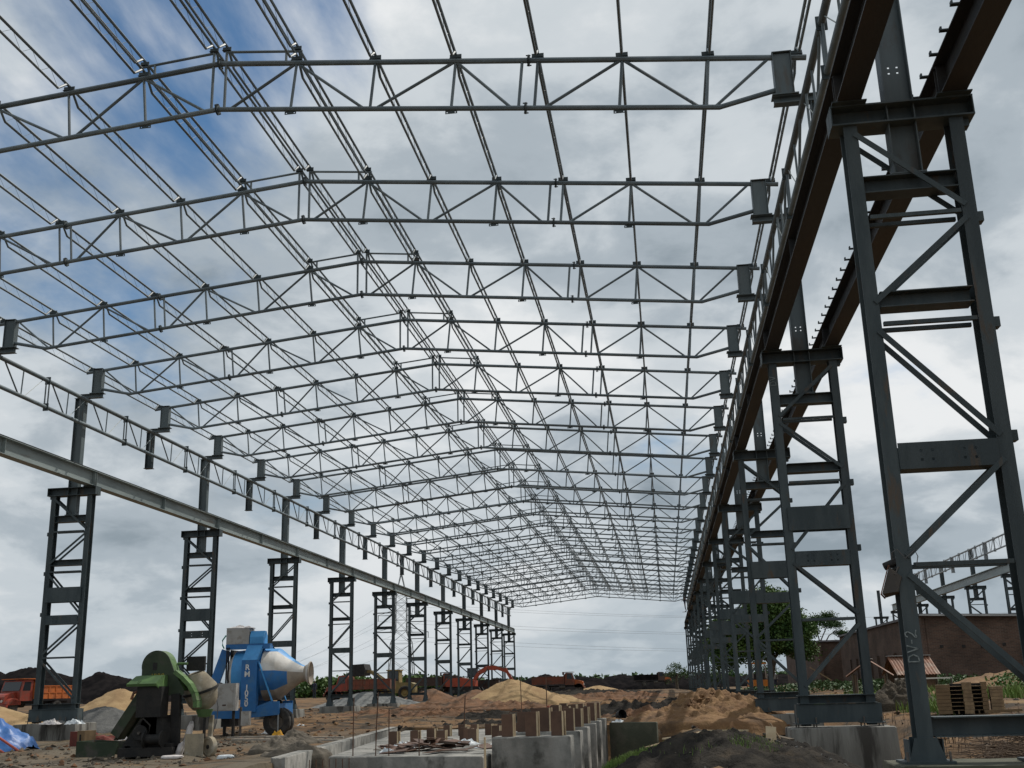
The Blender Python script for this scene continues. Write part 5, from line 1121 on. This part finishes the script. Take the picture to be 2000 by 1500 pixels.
# ------------------------------------------------------------------ trucks and plant
def tipper(label, loc, rz, cab, bed, canopy=True, far=False, load=None, hood=None):
    t = thing('tipper_truck', label, 'truck', loc, rz); hood = hood or cab; nw = 18
    # front at +x ; origin on the ground below the middle
    obj('chassis', MB().box(-3.4, 2.9, -.42, -.3, .78, .95).box(-3.4, 2.9, .3, .42, .78, .95).box(-3.3, -3.1, -.3, .3, .78, .95).box(1.0, 1.2, -.3, .3, .78, .95).mesh('chassis', 'machine_black'), t)
    bd = obj('bed', MB().box(-3.6, .75, -1.15, 1.15, 1.12, 1.2).box(-3.6, .75, -1.15, -1.09, 1.2, 2.05).box(-3.6, .75, 1.09, 1.15, 1.2, 2.05).box(.69, .75, -1.09, 1.09, 1.2, 2.35).box(-3.6, -3.54, -1.09, 1.09, 1.2, 2.0).mesh('bed', bed), t)
    for k in range(7):
        for yy in (-1.19, 1.15): obj('rib', MB().box(-3.55+k*.7, -3.45+k*.7, yy, yy+.04, 1.14, 2.04).mesh('rib', bed), bd)
    for yy in (-1.185, 1.15): obj('rail', MB().box(-3.6, .75, yy, yy+.035, 1.55, 1.62).mesh('rail', bed), bd)
    for yy in (-1.2, 1.14): obj('rail', MB().box(-3.62, .77, yy, yy+.06, 2.052, 2.12).mesh('rail', bed), bd)
    cp_ = [(.82, 1.0), (.82, 2.45), (1.0, 2.55), (1.75, 2.52), (2.02, 1.72), (2.05, 1.0)]
    cb = obj('cab', MB().poly(cp_, -1.02, 1.02).mesh('cab', cab), t)
    obj('windscreen', MB().add([(2.06, -.9, 1.76), (2.06, .9, 1.76), (1.815, .85, 2.42), (1.815, -.85, 2.42)], [(0, 1, 2, 3)]).mesh('windscreen', 'glass'), cb)
    for yy in (-1.025, 1.021): obj('side_window', MB().poly([(1.08, 1.75), (1.85, 1.75), (1.68, 2.4), (1.08, 2.4)], yy, yy+.004).mesh('side_window', 'glass'), cb)
    if canopy: obj('canopy', MB().box(.55, 1.95, -1.12, 1.12, 2.6, 2.66).box(.5, .56, -1.12, 1.12, 2.3, 2.66).mesh('canopy', bed), t)
    hp = [(2.06, .95), (2.06, 1.66), (2.6, 1.58), (3.05, 1.45), (3.2, 1.3), (3.24, .75), (2.9, .7)]
    hd_ = obj('hood', MB().poly(hp, -.62, .62).mesh('hood', hood), t)
    for yy in (-.5, .42): obj('headlight', MB().tube((3.2, yy+.04, 1.0), (3.27, yy+.04, 1.0), .1, 12).mesh('headlight', 'white_dusty', 40), hd_)
    obj('grille', MB().box(3.235, 3.25, -.3, .3, .8, 1.2).mesh('grille', 'machine_black'), hd_)
    obj('bumper', MB().box(3.2, 3.36, -1.1, 1.1, .55, .75).mesh('bumper', cab), t)
    fd = [(2.0, .95)]+[(2.62+.66*math.cos(R(a)), .55+.66*math.sin(R(a))) for a in range(165, 5, -16)]+[(3.2, .75), (3.15, .7)]+[(2.62+.58*math.cos(R(a)), .55+.58*math.sin(R(a))) for a in range(15, 170, 16)]
    for yy in (-1.08, .64): obj('mudguard', MB().poly(fd, yy, yy+.44).mesh('mudguard', cab), t)
    for yy in (-.88, .88): wheel(t, 2.62, yy, .5, .5, .28, n=nw)
    for yy in (-.98, -.7, .7, .98): wheel(t, -1.7, yy, .5, .5, .26, n=nw)
    obj('fuel_tank', MB().tube((.0, -.75, .75), (.8, -.75, .75), .24, 12).mesh('fuel_tank', 'rim', 40), t)
    return t
tipper('orange-bodied tipper truck with red cab before the coal ridge', (-49.3, 82.6, zg(-49.3, 82.6)-.02), PI+R(75), 'truck_red', 'truck_orange')
tipper('dusty red tipper truck being filled by the yellow loader', (-31.2, 112, zg(-31.2, 112)+.05), PI, 'truck_red', 'truck_rust', canopy=False)
tipper('rust-brown tipper truck parked behind the big sand heap', (-14.2, 150, zg(-14.2, 150)+.02), R(0), 'truck_rust', 'truck_rust', hood='truck_orange')
tipper('dark tipper truck with pale orange nose at the far coal stockpile', (-2.5, 212, zg(-2.5, 212)+.55), R(4), 'truck_brown', 'coal', hood='truck_orange', canopy=False)
tipper('dark brown tipper truck standing beside the red excavator', (-27.6, 134, zg(-27.6, 134)+.1), R(8), 'truck_rust', 'truck_brown')
tipper('low dark tipper truck half hidden below the excavator', (-24.0, 137, zg(-24, 137)-.25), R(184), 'truck_brown', 'truck_brown', canopy=False)
# wheel loader with raised bucket
t = thing('wheel_loader', 'yellow wheel loader holding a black bucket high over the red tipper', 'loader', (-29.2, 118, zg(-29.2, 118)), PI)
obj('rear_body', MB().poly([(-2.6, .7), (-2.6, 1.6), (-2.3, 1.75), (-.6, 1.8), (-.6, .7)], -.9, .9).mesh('rear_body', 'loader_yellow'), t)
cb = obj('cab', MB().box(-1.0, .3, -.7, .7, 1.8, 1.95).box(-1.0, -.9, -.7, .7, 1.95, 3.0).box(.2, .3, -.7, -.6, 1.95, 3.0).box(.2, .3, .6, .7, 1.95, 3.0).box(-1.1, .4, -.78, .78, 3.0, 3.12).mesh('cab', 'loader_yellow'), t)
obj('glass', MB().box(-.88, .24, -.66, .66, 1.96, 2.98).mesh('glass', 'glass'), cb)
obj('front_frame', MB().poly([(-.6, .7), (-.6, 1.5), (.6, 1.9), (1.2, 1.2), (1.2, .6)], -.55, .55).mesh('front_frame', 'loader_yellow'), t)
for yy in (-.5, .5): obj('lift_arm', MB().bar((.3, yy, 1.7), (2.2, yy, 3.0), .14, .34, up=(0, 0, 1)).bar((2.2, yy, 3.0), (2.8, yy, 3.05), .14, .28, up=(0, 0, 1)).mesh('lift_arm', 'loader_yellow'), t)
obj('bucket', MB().poly([(2.7, 2.6), (4.15, 2.55), (4.35, 2.75), (4.0, 3.75), (2.75, 3.8), (2.55, 3.2)], -1.3, 1.3).mesh('bucket', 'machine_black'), t)
for xx in (-1.7, .9):
    for yy in (-1.0, 1.0): wheel(t, xx, yy, .72, .72, .5, rim='loader_yellow')
# excavator
t = thing('excavator', 'red tracked excavator with boom stretched over the sand heap', 'excavator', (-23.6, 132, zg(-23.6, 132)+.15), 0)
for yy in (-1.1, 1.1):
    tr_ = obj('track', MB().poly([(-1.9, .5), (-1.7, .85), (1.7, .85), (1.9, .5), (1.6, .12), (-1.6, .12)], yy-.25, yy+.25).mesh('track', 'machine_black'), t)
    for k in range(5): obj('roller', MB().tube((-1.3+k*.65, yy-.27, .4), (-1.3+k*.65, yy+.27, .4), .16, 10).mesh('roller', 'rim', 40), tr_)
obj('house', MB().poly([(-2.2, .95), (-2.3, 1.3), (-2.2, 1.9), (-.3, 1.95), (1.2, 1.6), (1.2, .95)], -1.2, 1.2).mesh('house', 'excavator_red'), t)
obj('engine_cover', MB().box(-2.2, -1.0, -1.1, 1.1, 1.92, 2.25).mesh('engine_cover', 'truck_brown'), t)
cb = obj('cab', MB().box(.1, 1.3, .2, 1.15, 1.96, 2.05).box(.1, .18, .2, 1.15, 2.05, 2.95).box(1.2, 1.28, .2, .28, 2.05, 2.95).box(1.2, 1.28, 1.07, 1.15, 2.05, 2.95).box(.05, 1.35, .15, 1.2, 2.95, 3.05).mesh('cab', 'machine_black'), t)
obj('glass', MB().box(.19, 1.24, .25, 1.1, 2.06, 2.94).mesh('glass', 'glass'), cb)
m_ = MB(); bpth = [(.9, 1.5), (1.6, 2.45), (2.6, 3.0), (3.7, 2.95), (5.0, 2.55)]
for k, (a, b) in enumerate(zip(bpth[:-1], bpth[1:])): m_.bar((a[0], -.2, a[1]), (b[0], -.2, b[1]), .3, [.4, .5, .5, .36][k], up=(0, 0, 1))
obj('boom', m_.mesh('boom', 'excavator_red'), t)
obj('boom_cylinder', MB().tube((1.5, -.45, 1.5), (2.7, -.45, 2.85), .07, 8).tube((2.9, -.2, 3.35), (4.9, -.2, 2.85), .06, 8).mesh('boom_cylinder', 'rim', 40), t)
obj('stick', MB().bar((4.7, -.2, 2.9), (5.6, -.2, 1.4), .25, .34, up=(0, 0, 1)).mesh('stick', 'excavator_red'), t)
obj('bucket', MB().poly([(5.3, 1.5), (5.8, 1.55), (6.1, 1.0), (5.7, .55), (5.2, .8)], -.65, .25).mesh('bucket', 'truck_brown'), t)
# orange machine among the far right-hand columns
t = thing('site_dumper', 'orange site dumper with canopy parked under the trees', 'dumper', (8.2, 105, zg(8.2, 105)), PI/2+.2)
obj('canopy', MB().box(-.75, .75, -.7, .7, 2.45, 2.58).mesh('canopy', 'plant_orange'), t)
for xx in (-.65, .6):
    for yy in (-.6, .6): obj('canopy_post', MB().box(xx, xx+.07, yy-.035, yy+.035, 1.2, 2.45).mesh('canopy_post', 'cabinet'), t)
obj('seat_box', MB().box(-.6, .3, -.5, .5, 1.0, 1.6).mesh('seat_box', 'machine_black'), t)
for yy in (-.75, .12): obj('side_tank', MB().box(-1.25, .9, yy, yy+.63, .48, 1.05).mesh('side_tank', 'plant_orange'), t)
for xx in (-.9, .8):
    for yy in (-.62, .62): wheel(t, xx, yy, .38, .38, .26, n=16)

# ------------------------------------------------------------------ brick buildings and huts
def shell(label, pts, z0, tops, mat_, over=.25):
    """pts: footprint corners; tops: wall-top height at each corner"""
    cx = sum(p[0] for p in pts)/len(pts); cy_ = sum(p[1] for p in pts)/len(pts); n = len(pts)
    t = thing('brick_building', label, 'building', (cx, cy_, z0))
    for i in range(n):
        a, b = pts[i], pts[(i+1) % n]; d = Vector((b[0]-a[0], b[1]-a[1], 0)); nrm = Vector((d.y, -d.x, 0)).normalized()*-.23
        A, B = Vector((a[0]-cx, a[1]-cy_, 0)), Vector((b[0]-cx, b[1]-cy_, 0)); ha, hb = tops[i]-z0, tops[(i+1) % n]-z0; zz = Vector((0, 0, 1))
        k = d.normalized()*.0
        A2, B2_ = A+d.normalized()*.24, B-d.normalized()*.0
        vs = [A2-zz*.6, B2_-zz*.6, B2_+zz*hb, A2+zz*ha, A2+nrm-zz*.6, B2_+nrm-zz*.6, B2_+nrm+zz*hb, A2+nrm+zz*ha]
        wl_ = obj('wall', MB().add(vs, [(0, 1, 2, 3), (7, 6, 5, 4), (0, 4, 5, 1), (1, 5, 6, 2), (2, 6, 7, 3), (3, 7, 4, 0)]).mesh('wall', mat_), t)
    rv = []
    for k in (0, .14):
        for p, h_ in zip(pts, tops):
            s_ = 1+over/max(3, math.hypot(p[0]-cx, p[1]-cy_)); rv.append(((p[0]-cx)*s_, (p[1]-cy_)*s_, h_-z0+.02+k))
    obj('roof', MB().add(rv, [tuple(range(n-1, -1, -1)), tuple(range(n, 2*n))]+[(i, (i+1) % n, n+(i+1) % n, n+i) for i in range(n)]).mesh('roof', 'roof_sheet'), t)
    return t, cx, cy_
t, cx, cy_ = shell('long windowless brick building with low sheet roof', [(15.4, 70), (34, 67.5), (34, 101), (15.2, 101)], 1.0, [5.35, 4.5, 4.9, 5.4], 'brick_masonry')
obj('pale_flashing', MB().bar((15.3-cx, 69.7-cy_, 4.42), (34-cx, 67.2-cy_, 3.57), .03, .09, up=(0, 0, 1)).mesh('pale_flashing', 'tin_pale'), t)
rr = random.Random(3)
for k in range(12):
    x = 16.5+k*1.1+rr.uniform(-.2, .2); yy = 70-(x-15.4)*.1344; z = 3.55-.04*(k % 3)
    obj('vent_hole', MB().box(x-cx-.1, x-cx+.1, yy-cy_-.03, yy-cy_-.012, z-1.0-.08, z-1.0+.08).mesh('vent_hole', 'machine_black'), t)
for k in range(9):
    y = 72+k*3; obj('buttress', MB().box(15.12-cx, 15.35-cx, y-cy_, y+.4-cy_, -.3, 2.4).mesh('buttress', 'brick_masonry'), t)
t, cx, cy_ = shell('lower brick building behind the long one', [(13.75, 104), (20, 103.2), (20, 132), (13.7, 132)], 1.0, [5.15, 5.1, 5.3, 5.3], 'brick_masonry')
obj('pilaster', MB().box(13.6-cx, 13.95-cx, 103.6-cy_, 103.95-cy_, -.4, 4.0).mesh('pilaster', 'brick_masonry'), t)
def hut(label, x, y, w_, d_, ze, zr, rz, open_=True, n=14):
    z0 = zg(x, y); t = thing('tin_hut', label, 'hut', (x, y, z0), rz); e, r_ = ze-z0, zr-z0
    for sx in (-1, 1):
        for sy2 in (-1, 1): obj('post', MB().tube((sx*w_*.45, sy2*d_*.42, -.2), (sx*w_*.45, sy2*d_*.42, e+.05), .05, 6).mesh('post', 'bark'), t)
    obj('wall', MB().box(-w_*.44, w_*.44, -d_*.38, -d_*.34, -.1, e).mesh('wall', 'mud_wall'), t); obj('wall', MB().box(-w_*.44, w_*.44, d_*.34, d_*.38, -.1, e).mesh('wall', 'mud_wall'), t)
    for s_ in (-1, 1):
        for k in range(n):
            xa, xb = -w_/2+w_*k/n, -w_/2+w_*(k+1)/n; xm = (xa+xb)/2; y0_, y1_ = s_*d_*.58, 0
            zz = [(xa, 0), (xm, .045), (xb, 0)]
            obj('roof_sheet', MB().add([(a, y0_, e+h_-.08) for a, h_ in zz]+[(a, y1_, r_+h_) for a, h_ in zz]+[(a, y0_, e+h_-.092) for a, h_ in zz]+[(a, y1_, r_+h_-.012) for a, h_ in zz], [(0, 1, 4, 3), (1, 2, 5, 4), (9, 10, 7, 6), (10, 11, 8, 7), (0, 6, 7, 1), (1, 7, 8, 2), (0, 3, 9, 6), (2, 8, 11, 5)]).mesh('roof_sheet', 'tin_rust'), t)
    obj('ridge_cap', MB().box(-w_/2-.03, w_/2+.03, -.18, .18, r_+.05, r_+.075).mesh('ridge_cap', 'tin_pale'), t)
hut('tin-roofed hut with rust-brown corrugated sheets and pale ridge', 11.95, 58, 2.05, 2.6, 1.98, 2.78, R(4))
hut('smaller tin hut with a steep rusty gable facing the columns', 9.85, 57, 1.6, 1.9, 1.98, 2.66, R(78), n=10)

# ------------------------------------------------------------------ trees and far greenery
def tree(label, x, y, trunk, limbs, blobs, nleaf, ls, mat_, seed, name='leafy_tree', shell_=.55, group=None):
    r_ = random.Random(seed); z0 = zg(x, y); t = thing(name, label, 'tree', (x, y, z0), group=group)
    m_ = MB(); m_.path(trunk, [.28*(1-.6*i/(len(trunk)-1)) for i in range(len(trunk))], 8)
    tk = obj('trunk', m_.mesh('trunk', 'bark', 50), t)
    for pts, w_ in limbs: obj('limb', MB().path(pts, [w_*(1-.75*i/(len(pts)-1)) for i in range(len(pts))], 6).mesh('limb', 'bark', 50), t)
    tot = sum(b[3]*b[4]*b[5] for b in blobs); vs = []; fs = []
    for (bx, by, bz, rx, ry, rz_) in blobs:
        n = int(nleaf*(rx*ry*rz_)/tot); ncl = max(6, n//26)
        for c in range(ncl):
            while True:
                d = Vector((r_.uniform(-1, 1), r_.uniform(-1, 1), r_.uniform(-1, 1)))
                if .05 < d.length < 1: break
            q = (shell_+(1-shell_)*r_.random())*(1+.18*r_.uniform(-1, 1)); d.normalize()
            cxyz = Vector((bx+d.x*rx*q, by+d.y*ry*q, bz+d.z*rz_*q)); cr_ = ls*r_.uniform(1.6, 3.4)
            for _ in range(26):
                p = cxyz+Vector((r_.gauss(0, .45), r_.gauss(0, .45), r_.gauss(0, .33)))*cr_
                a = Vector((r_.gauss(0, 1), r_.gauss(0, 1), r_.gauss(0, .6))).normalized(); b = a.cross(Vector((r_.gauss(0, 1), r_.gauss(0, 1), r_.gauss(0, 1)))).normalized()
                l_, w_ = ls*r_.uniform(.6, 1.2), ls*r_.uniform(.25, .45); o = len(vs)
                vs += [p, p+a*l_*.5+b*w_, p+a*l_, p+a*l_*.5-b*w_]; fs.append((o, o+1, o+2, o+3))
    m_ = MB(); m_.add(vs, fs); obj('crown', m_.mesh('crown', mat_), t)
    return t
tree('large dense leafy tree standing among the brick-wall row columns', 8.2, 93, [(0, 0, -.3), (.1, 0, 1.2), (.45, 0, 2.4), (.3, 0, 4.0), (.2, 0, 5.5)],
     [([(.3, 0, 2.2), (-.8, .2, 3.4), (-2.2, .3, 4.6)], .16), ([(.4, 0, 2.6), (1.4, -.2, 3.8), (2.3, -.2, 5.0)], .15), ([(.3, 0, 3.6), (.9, .3, 5.5), (1.0, .3, 7.2)], .13), ([(.2, 0, 3.8), (-.9, -.2, 5.2), (-1.3, -.2, 6.3)], .12)],
     [(.4, 0, 7.0, 1.9, 1.8, 1.4), (1.6, .2, 5.4, 1.7, 1.7, 1.5), (-.7, 0, 5.7, 1.8, 1.8, 1.4), (-2.3, .2, 4.6, 1.8, 1.7, 1.3), (2.0, -.3, 4.0, 1.5, 1.5, 1.1), (.3, .2, 4.5, 1.9, 1.7, 1.2), (-3.2, 0, 5.3, 1.2, 1.2, .9), (-1.5, -.3, 3.4, 1.5, 1.4, .9), (-3.2, .2, 3.4, 1.2, 1.2, .8), (-3.6, .3, 4.2, 1.3, 1.2, 1.1), (-3.4, 0, 2.8, 1.2, 1.2, .9), (1.0, -.5, 6.2, 1.5, 1.2, 1.0), (3.0, -.2, 5.0, 1.2, 1.1, .9), (2.9, 0, 3.4, 1.1, 1.1, .8), (1.2, -.4, 4.2, 1.5, 1.2, 1.2)], 62000, .21, 'leaf', 3)
tree('slender flat-topped tree with open feathery crown behind the brick corner', 14.7, 112, [(0, 0, -.3), (.1, 0, 2.5), (.4, 0, 4.4)], [([(.2, 0, 3.2), (1.2, 0, 4.8), (2.4, 0, 5.6)], .09), ([(.3, 0, 4.0), (.1, 0, 5.4), (-.5, 0, 6.2)], .08), ([(.3, 0, 4.2), (1.2, 0, 5.9), (1.6, 0, 6.6)], .07)],
     [(1.7, 0, 5.9, 1.2, 1.0, .35), (2.4, 0, 5.0, .8, .8, .3), (.2, 0, 6.3, 1.1, 1.0, .45), (1.2, 0, 6.7, .9, .8, .3), (2.2, .2, 4.0, .6, .6, .25), (-.7, 0, 5.4, .9, .8, .6)], 9000, .15, 'leaf_dark', 4, shell_=.1)
for k, (x, y, s_) in enumerate(((1.5, 178, 1.0), (7.2, 172, .8), (14.0, 165, 1.15), (19, 160, 1.0))):
    tree(f'{ORD[k]} small dark tree in the gap below the big tree', x, y, [(0, 0, -.3), (0, 0, 1.5*s_), (.1, 0, 2.5*s_)], [], [(0, 0, 2.8*s_, 1.6*s_, 1.4, 1.1*s_), (.9*s_, 0, 2.1*s_, 1.1*s_, 1.0, .8*s_), (-.9*s_, 0, 1.9*s_, 1.1*s_, 1.0, .9*s_)], 1500, .22, 'leaf_dark', 20+k, name='small_tree', group='small trees below the big tree')
def thicket(name, label, x0, x1, y, d_, h0, h1, n, ls, mat_, seed):
    r_ = random.Random(seed); m_ = MB(); vs = []; fs = []
    for _ in range(n):
        x = r_.uniform(x0, x1); yy = y+r_.uniform(-d_, d_); hh = h0+(h1-h0)*(.5+.5*fbm(x*.25+seed, 0, 1, 5)); z = zg(x, yy)-.1+hh*r_.random()**.7
        a = Vector((r_.gauss(0, 1), r_.gauss(0, 1), r_.gauss(0, .7))).normalized(); b = a.cross(Vector((r_.gauss(0, 1), r_.gauss(0, 1), r_.gauss(0, 1)))).normalized(); p = Vector((x, yy, z)); o = len(vs)
        l_, w_ = ls*r_.uniform(.6, 1.3), ls*r_.uniform(.25, .5); vs += [p, p+a*l_*.5+b*w_, p+a*l_, p+a*l_*.5-b*w_]; fs.append((o, o+1, o+2, o+3))
    m_.add(vs, fs); return m_.build(name, mat_, None, None, label=label, cat='bushes', kind='stuff')
thicket('bushes', 'dense green thicket beyond the blue mixer mouth and red tipper', -50, -27, 150, 3, 1.4, 3.6, 9000, .5, 'leaf', 2)
thicket('bushes', 'far dark tree line along the horizon', -420, 330, 620, 14, 3, 9, 15000, 2.6, 'leaf_dark', 3)
thicket('bushes', 'scrub growing at the foot of the brick walls', 9.5, 16.5, 62, 2.5, .3, 1.3, 3000, .17, 'leaf_dark', 5)
thicket('bushes', 'low scrub beside the huts and the big tree', 5.5, 13.5, 84, 3, .3, 1.2, 2600, .2, 'leaf_dark', 6)
thicket('bushes', 'leafy weeds on the earth bank below the brick wall', 12.5, 15.5, 45.5, 1.6, .5, 1.2, 1500, .13, 'leaf', 8)

# ------------------------------------------------------------------ power line
def pylon_mesh(H=28.6, b=3.3):
    m_ = MB(); lv = [0, 4.5, 8.5, 12, 15, 17.5, 19.7, 21.6, 23.3, 25, 28.6]
    wd = lambda z: b*(1-z/H*.60) if z < 15 else max(.12, b*.40*(1-(z-15)/(H-15)*.0)*1.0 if z < 23 else b*.40*max(.05, (H-z)/(H-23)))
    cn = lambda z, i: Vector((wd(z)*(-1, 1, 1, -1)[i], wd(z)*(-1, -1, 1, 1)[i], z))
    for a, c in zip(lv[:-1], lv[1:]):
        for i in range(4):
            j = (i+1) % 4; m_.bar(cn(a, i), cn(c, i), .16, .16); m_.bar(cn(a, i), cn(c, j), .07, .07); m_.bar(cn(a, j), cn(c, i), .07, .07); m_.bar(cn(c, i), cn(c, j), .07, .07)
    return m_
ARMS = ((14.6, 6.6), (18.6, 5.6), (22.6, 4.6))
def pylon(label, x, y, rz):
    t = thing('power_pylon', label, 'pylon', (x, y, zg(x, y)-.2), rz, 'power line pylons')
    global PYM, PYA
    obj('tower', PYM, t)
    for me in PYA: obj('cross_arm', me, t)
    return t
PYM = pylon_mesh().mesh('tower', 'pylon_steel'); PYA = []
for z, ln in ARMS:
    for s_ in (-1, 1):
        m_ = MB()
        for yy in (-.9, .9): m_.bar((s_*1.2, yy, z), (s_*ln, 0, z), .1, .1); m_.bar((s_*1.2, yy, z+1.4), (s_*ln, 0, z+.05), .08, .08); m_.bar((s_*2.6, yy*.7, z), (s_*2.2, yy*.8, z+1.15), .06, .06)
        m_.tube((s_*(ln-.1), 0, z), (s_*(ln-.1), 0, z-1.3), .09, 6); PYA.append(m_.mesh('cross_arm', 'pylon_steel'))
PP = [(-62.5, 262, R(18)), (178, 318, R(12)), (-330, 770, R(40))]
PL = ['tall lattice power pylon seen between the coal-heap row columns', 'lattice power pylon standing off to the brick-wall side', 'distant tiny power pylon beyond the coal ridge']
for (x, y, rz), l_ in zip(PP, PL): pylon(l_, x, y, rz)
def tip(i, z, s_, ln):
    x, y, rz = PP[i]; return Vector((x+math.cos(rz)*s_*(ln-.1), y+math.sin(rz)*s_*(ln-.1), zg(x, y)-.2+z-1.3))
for (i, j, sg, nm) in ((0, 1, 5.5, 'towards the brick-wall side'), (0, 2, 9, 'towards the coal ridge')):
    for k, (z, ln) in enumerate(ARMS):
        for s_ in (-1, 1):
            a, b = tip(i, z, s_, ln), tip(j, z, s_, ln); pts = []
            for q in range(25): u = q/24; p = a.lerp(b, u); p.z -= sg*4*u*(1-u); pts.append(p-a)
            MB().path(pts, .022, 4).build('power_cable', 'wire', None, None, label=f'power cable from the {("lowest", "middle", "top")[k]} {("coal-side", "hall-side")[s_ > 0]} pylon arm {nm}', cat='power cable', group='power cables', loc=a)

# ------------------------------------------------------------------ people
def person(label, x, y, z, rz, shirt, trousers, head='skin', helmet=None, arms=((-.28, .0, .75), (.28, .0, .75)), legs=((-.1, 0, 0), (.1, .05, 0)), hgt=1.68, lean=0):
    t = thing('person', label, 'person', (x, y, z), rz)
    me = bpy.data.meshes.new('body'); s_ = hgt/1.7
    J = {'pel': (0, 0, .92), 'wst': (lean*.3, 0, 1.08), 'ch': (lean*.7, 0, 1.3), 'nk': (lean, 0, 1.48), 'hd': (lean*1.1, -.02, 1.58), 'tp': (lean*1.1, -.01, 1.7)}
    for i, sx in enumerate((-1, 1)):
        ax, ay, az = arms[i]; lx2, ly2, lz2 = legs[i]
        J.update({f'sh{i}': (lean*.8+sx*.19, 0, 1.4), f'el{i}': ((lean*.8+sx*.22+ax)/2+sx*.05, ay*.4+.03, (1.4+az)/2+.02), f'ha{i}': (ax, ay, az), f'fi{i}': (ax, ay-.04, az-.12), f'hp{i}': (sx*.09, 0, .88), f'kn{i}': ((sx*.1+lx2)/2, ly2*.5-.04, (.88+lz2)/2+.02), f'an{i}': (lx2, ly2, lz2+.09), f'ft{i}': (lx2, ly2-.18, lz2+.03)})
    ks = list(J); E_ = [('pel', 'wst'), ('wst', 'ch'), ('ch', 'nk'), ('nk', 'hd'), ('hd', 'tp')]
    for i in range(2): E_ += [('ch', f'sh{i}'), (f'sh{i}', f'el{i}'), (f'el{i}', f'ha{i}'), (f'ha{i}', f'fi{i}'), ('pel', f'hp{i}'), (f'hp{i}', f'kn{i}'), (f'kn{i}', f'an{i}'), (f'an{i}', f'ft{i}')]
    me.from_pydata([Vector(J[k])*s_ for k in ks], [(ks.index(a), ks.index(b)) for a, b in E_], [])
    o = obj('body', me, t); sm = o.modifiers.new('skin', 'SKIN'); 
    rad = {'pel': .13, 'wst': .12, 'ch': .145, 'nk': .055, 'hd': .085, 'tp': .07, 'sh': .065, 'el': .045, 'ha': .033, 'fi': .028, 'hp': .085, 'kn': .06, 'an': .042, 'ft': .035}
    for k, sv in zip(ks, me.skin_vertices[0].data): r_ = rad[k.rstrip('01')]; sv.radius = (r_, r_*.85); sv.use_root = (k == 'pel')
    ss = o.modifiers.new('sub', 'SUBSURF'); ss.levels = 1; ss.render_levels = 1
    bpy.context.view_layer.update(); dg = bpy.context.evaluated_depsgraph_get(); m2 = bpy.data.meshes.new_from_object(o.evaluated_get(dg)); o.modifiers.clear(); o.data = m2
    m2.materials.clear()
    for mm in (shirt, trousers, 'skin'): m2.materials.append(MT[mm])
    for p in m2.polygons:
        c = p.center/s_; p.material_index = 2 if (c.z > 1.47 or (abs(c.x-lean*.8) > .17 and c.z < min(arms[0][2], arms[1][2])+.1 and c.z > .6)) else (0 if c.z > .93 else 1); p.use_smooth = True
    obj('hair', MB().lathe([(.095*s_, 1.6*s_), (.1*s_, 1.66*s_), (.07*s_, 1.735*s_), (.01, 1.76*s_)], Matrix.Translation((lean*1.1, .01, 0)), 12, caps=False).mesh('hair', 'machine_black', 60), t)
    if helmet: obj('helmet', MB().lathe([(.15*s_, 1.655*s_), (.12*s_, 1.66*s_), (.115*s_, 1.74*s_), (.07*s_, 1.80*s_), (.0, 1.815*s_)], Matrix.Translation((lean*1.1, -.01, 0)), 14, caps=False).mesh('helmet', helmet, 50), t)
    return t
person('person in white helmet and dark clothes standing before the thicket', -33.9, 106, zg(-33.9, 106)+.35, R(160), 'cloth_dark', 'cloth_dark', helmet='helmet_white')
person('person in pale shirt and white cap walking near the huts', 10.95, 118, zg(10.95, 118), R(20), 'cloth_pale', 'cloth_dark', helmet='helmet_white', legs=((-.1, -.15, 0), (.1, .2, 0)))
person('person in yellow helmet standing beside the orange dumper', 9.9, 112, zg(9.9, 112), R(-30), 'cloth_pale', 'truck_brown', helmet='helmet_yellow')
person('person in dark blue clothes perched on the inner crane girder', XR-1.28, 126.2, ZC+.052, R(-90), 'cloth_dark', 'cloth_dark', arms=((-.35, -.3, 1.3), (.3, .25, 1.35)), legs=((-.12, .12, 0), (.12, .12, 0)), lean=-.05)
plank('short plank stuck out over the inner crane girder under the perched person', (XR-1.6, 126.2, ZC+.035), (XR-.73, 126.2, ZC+.035), .34, .03, 'wood')
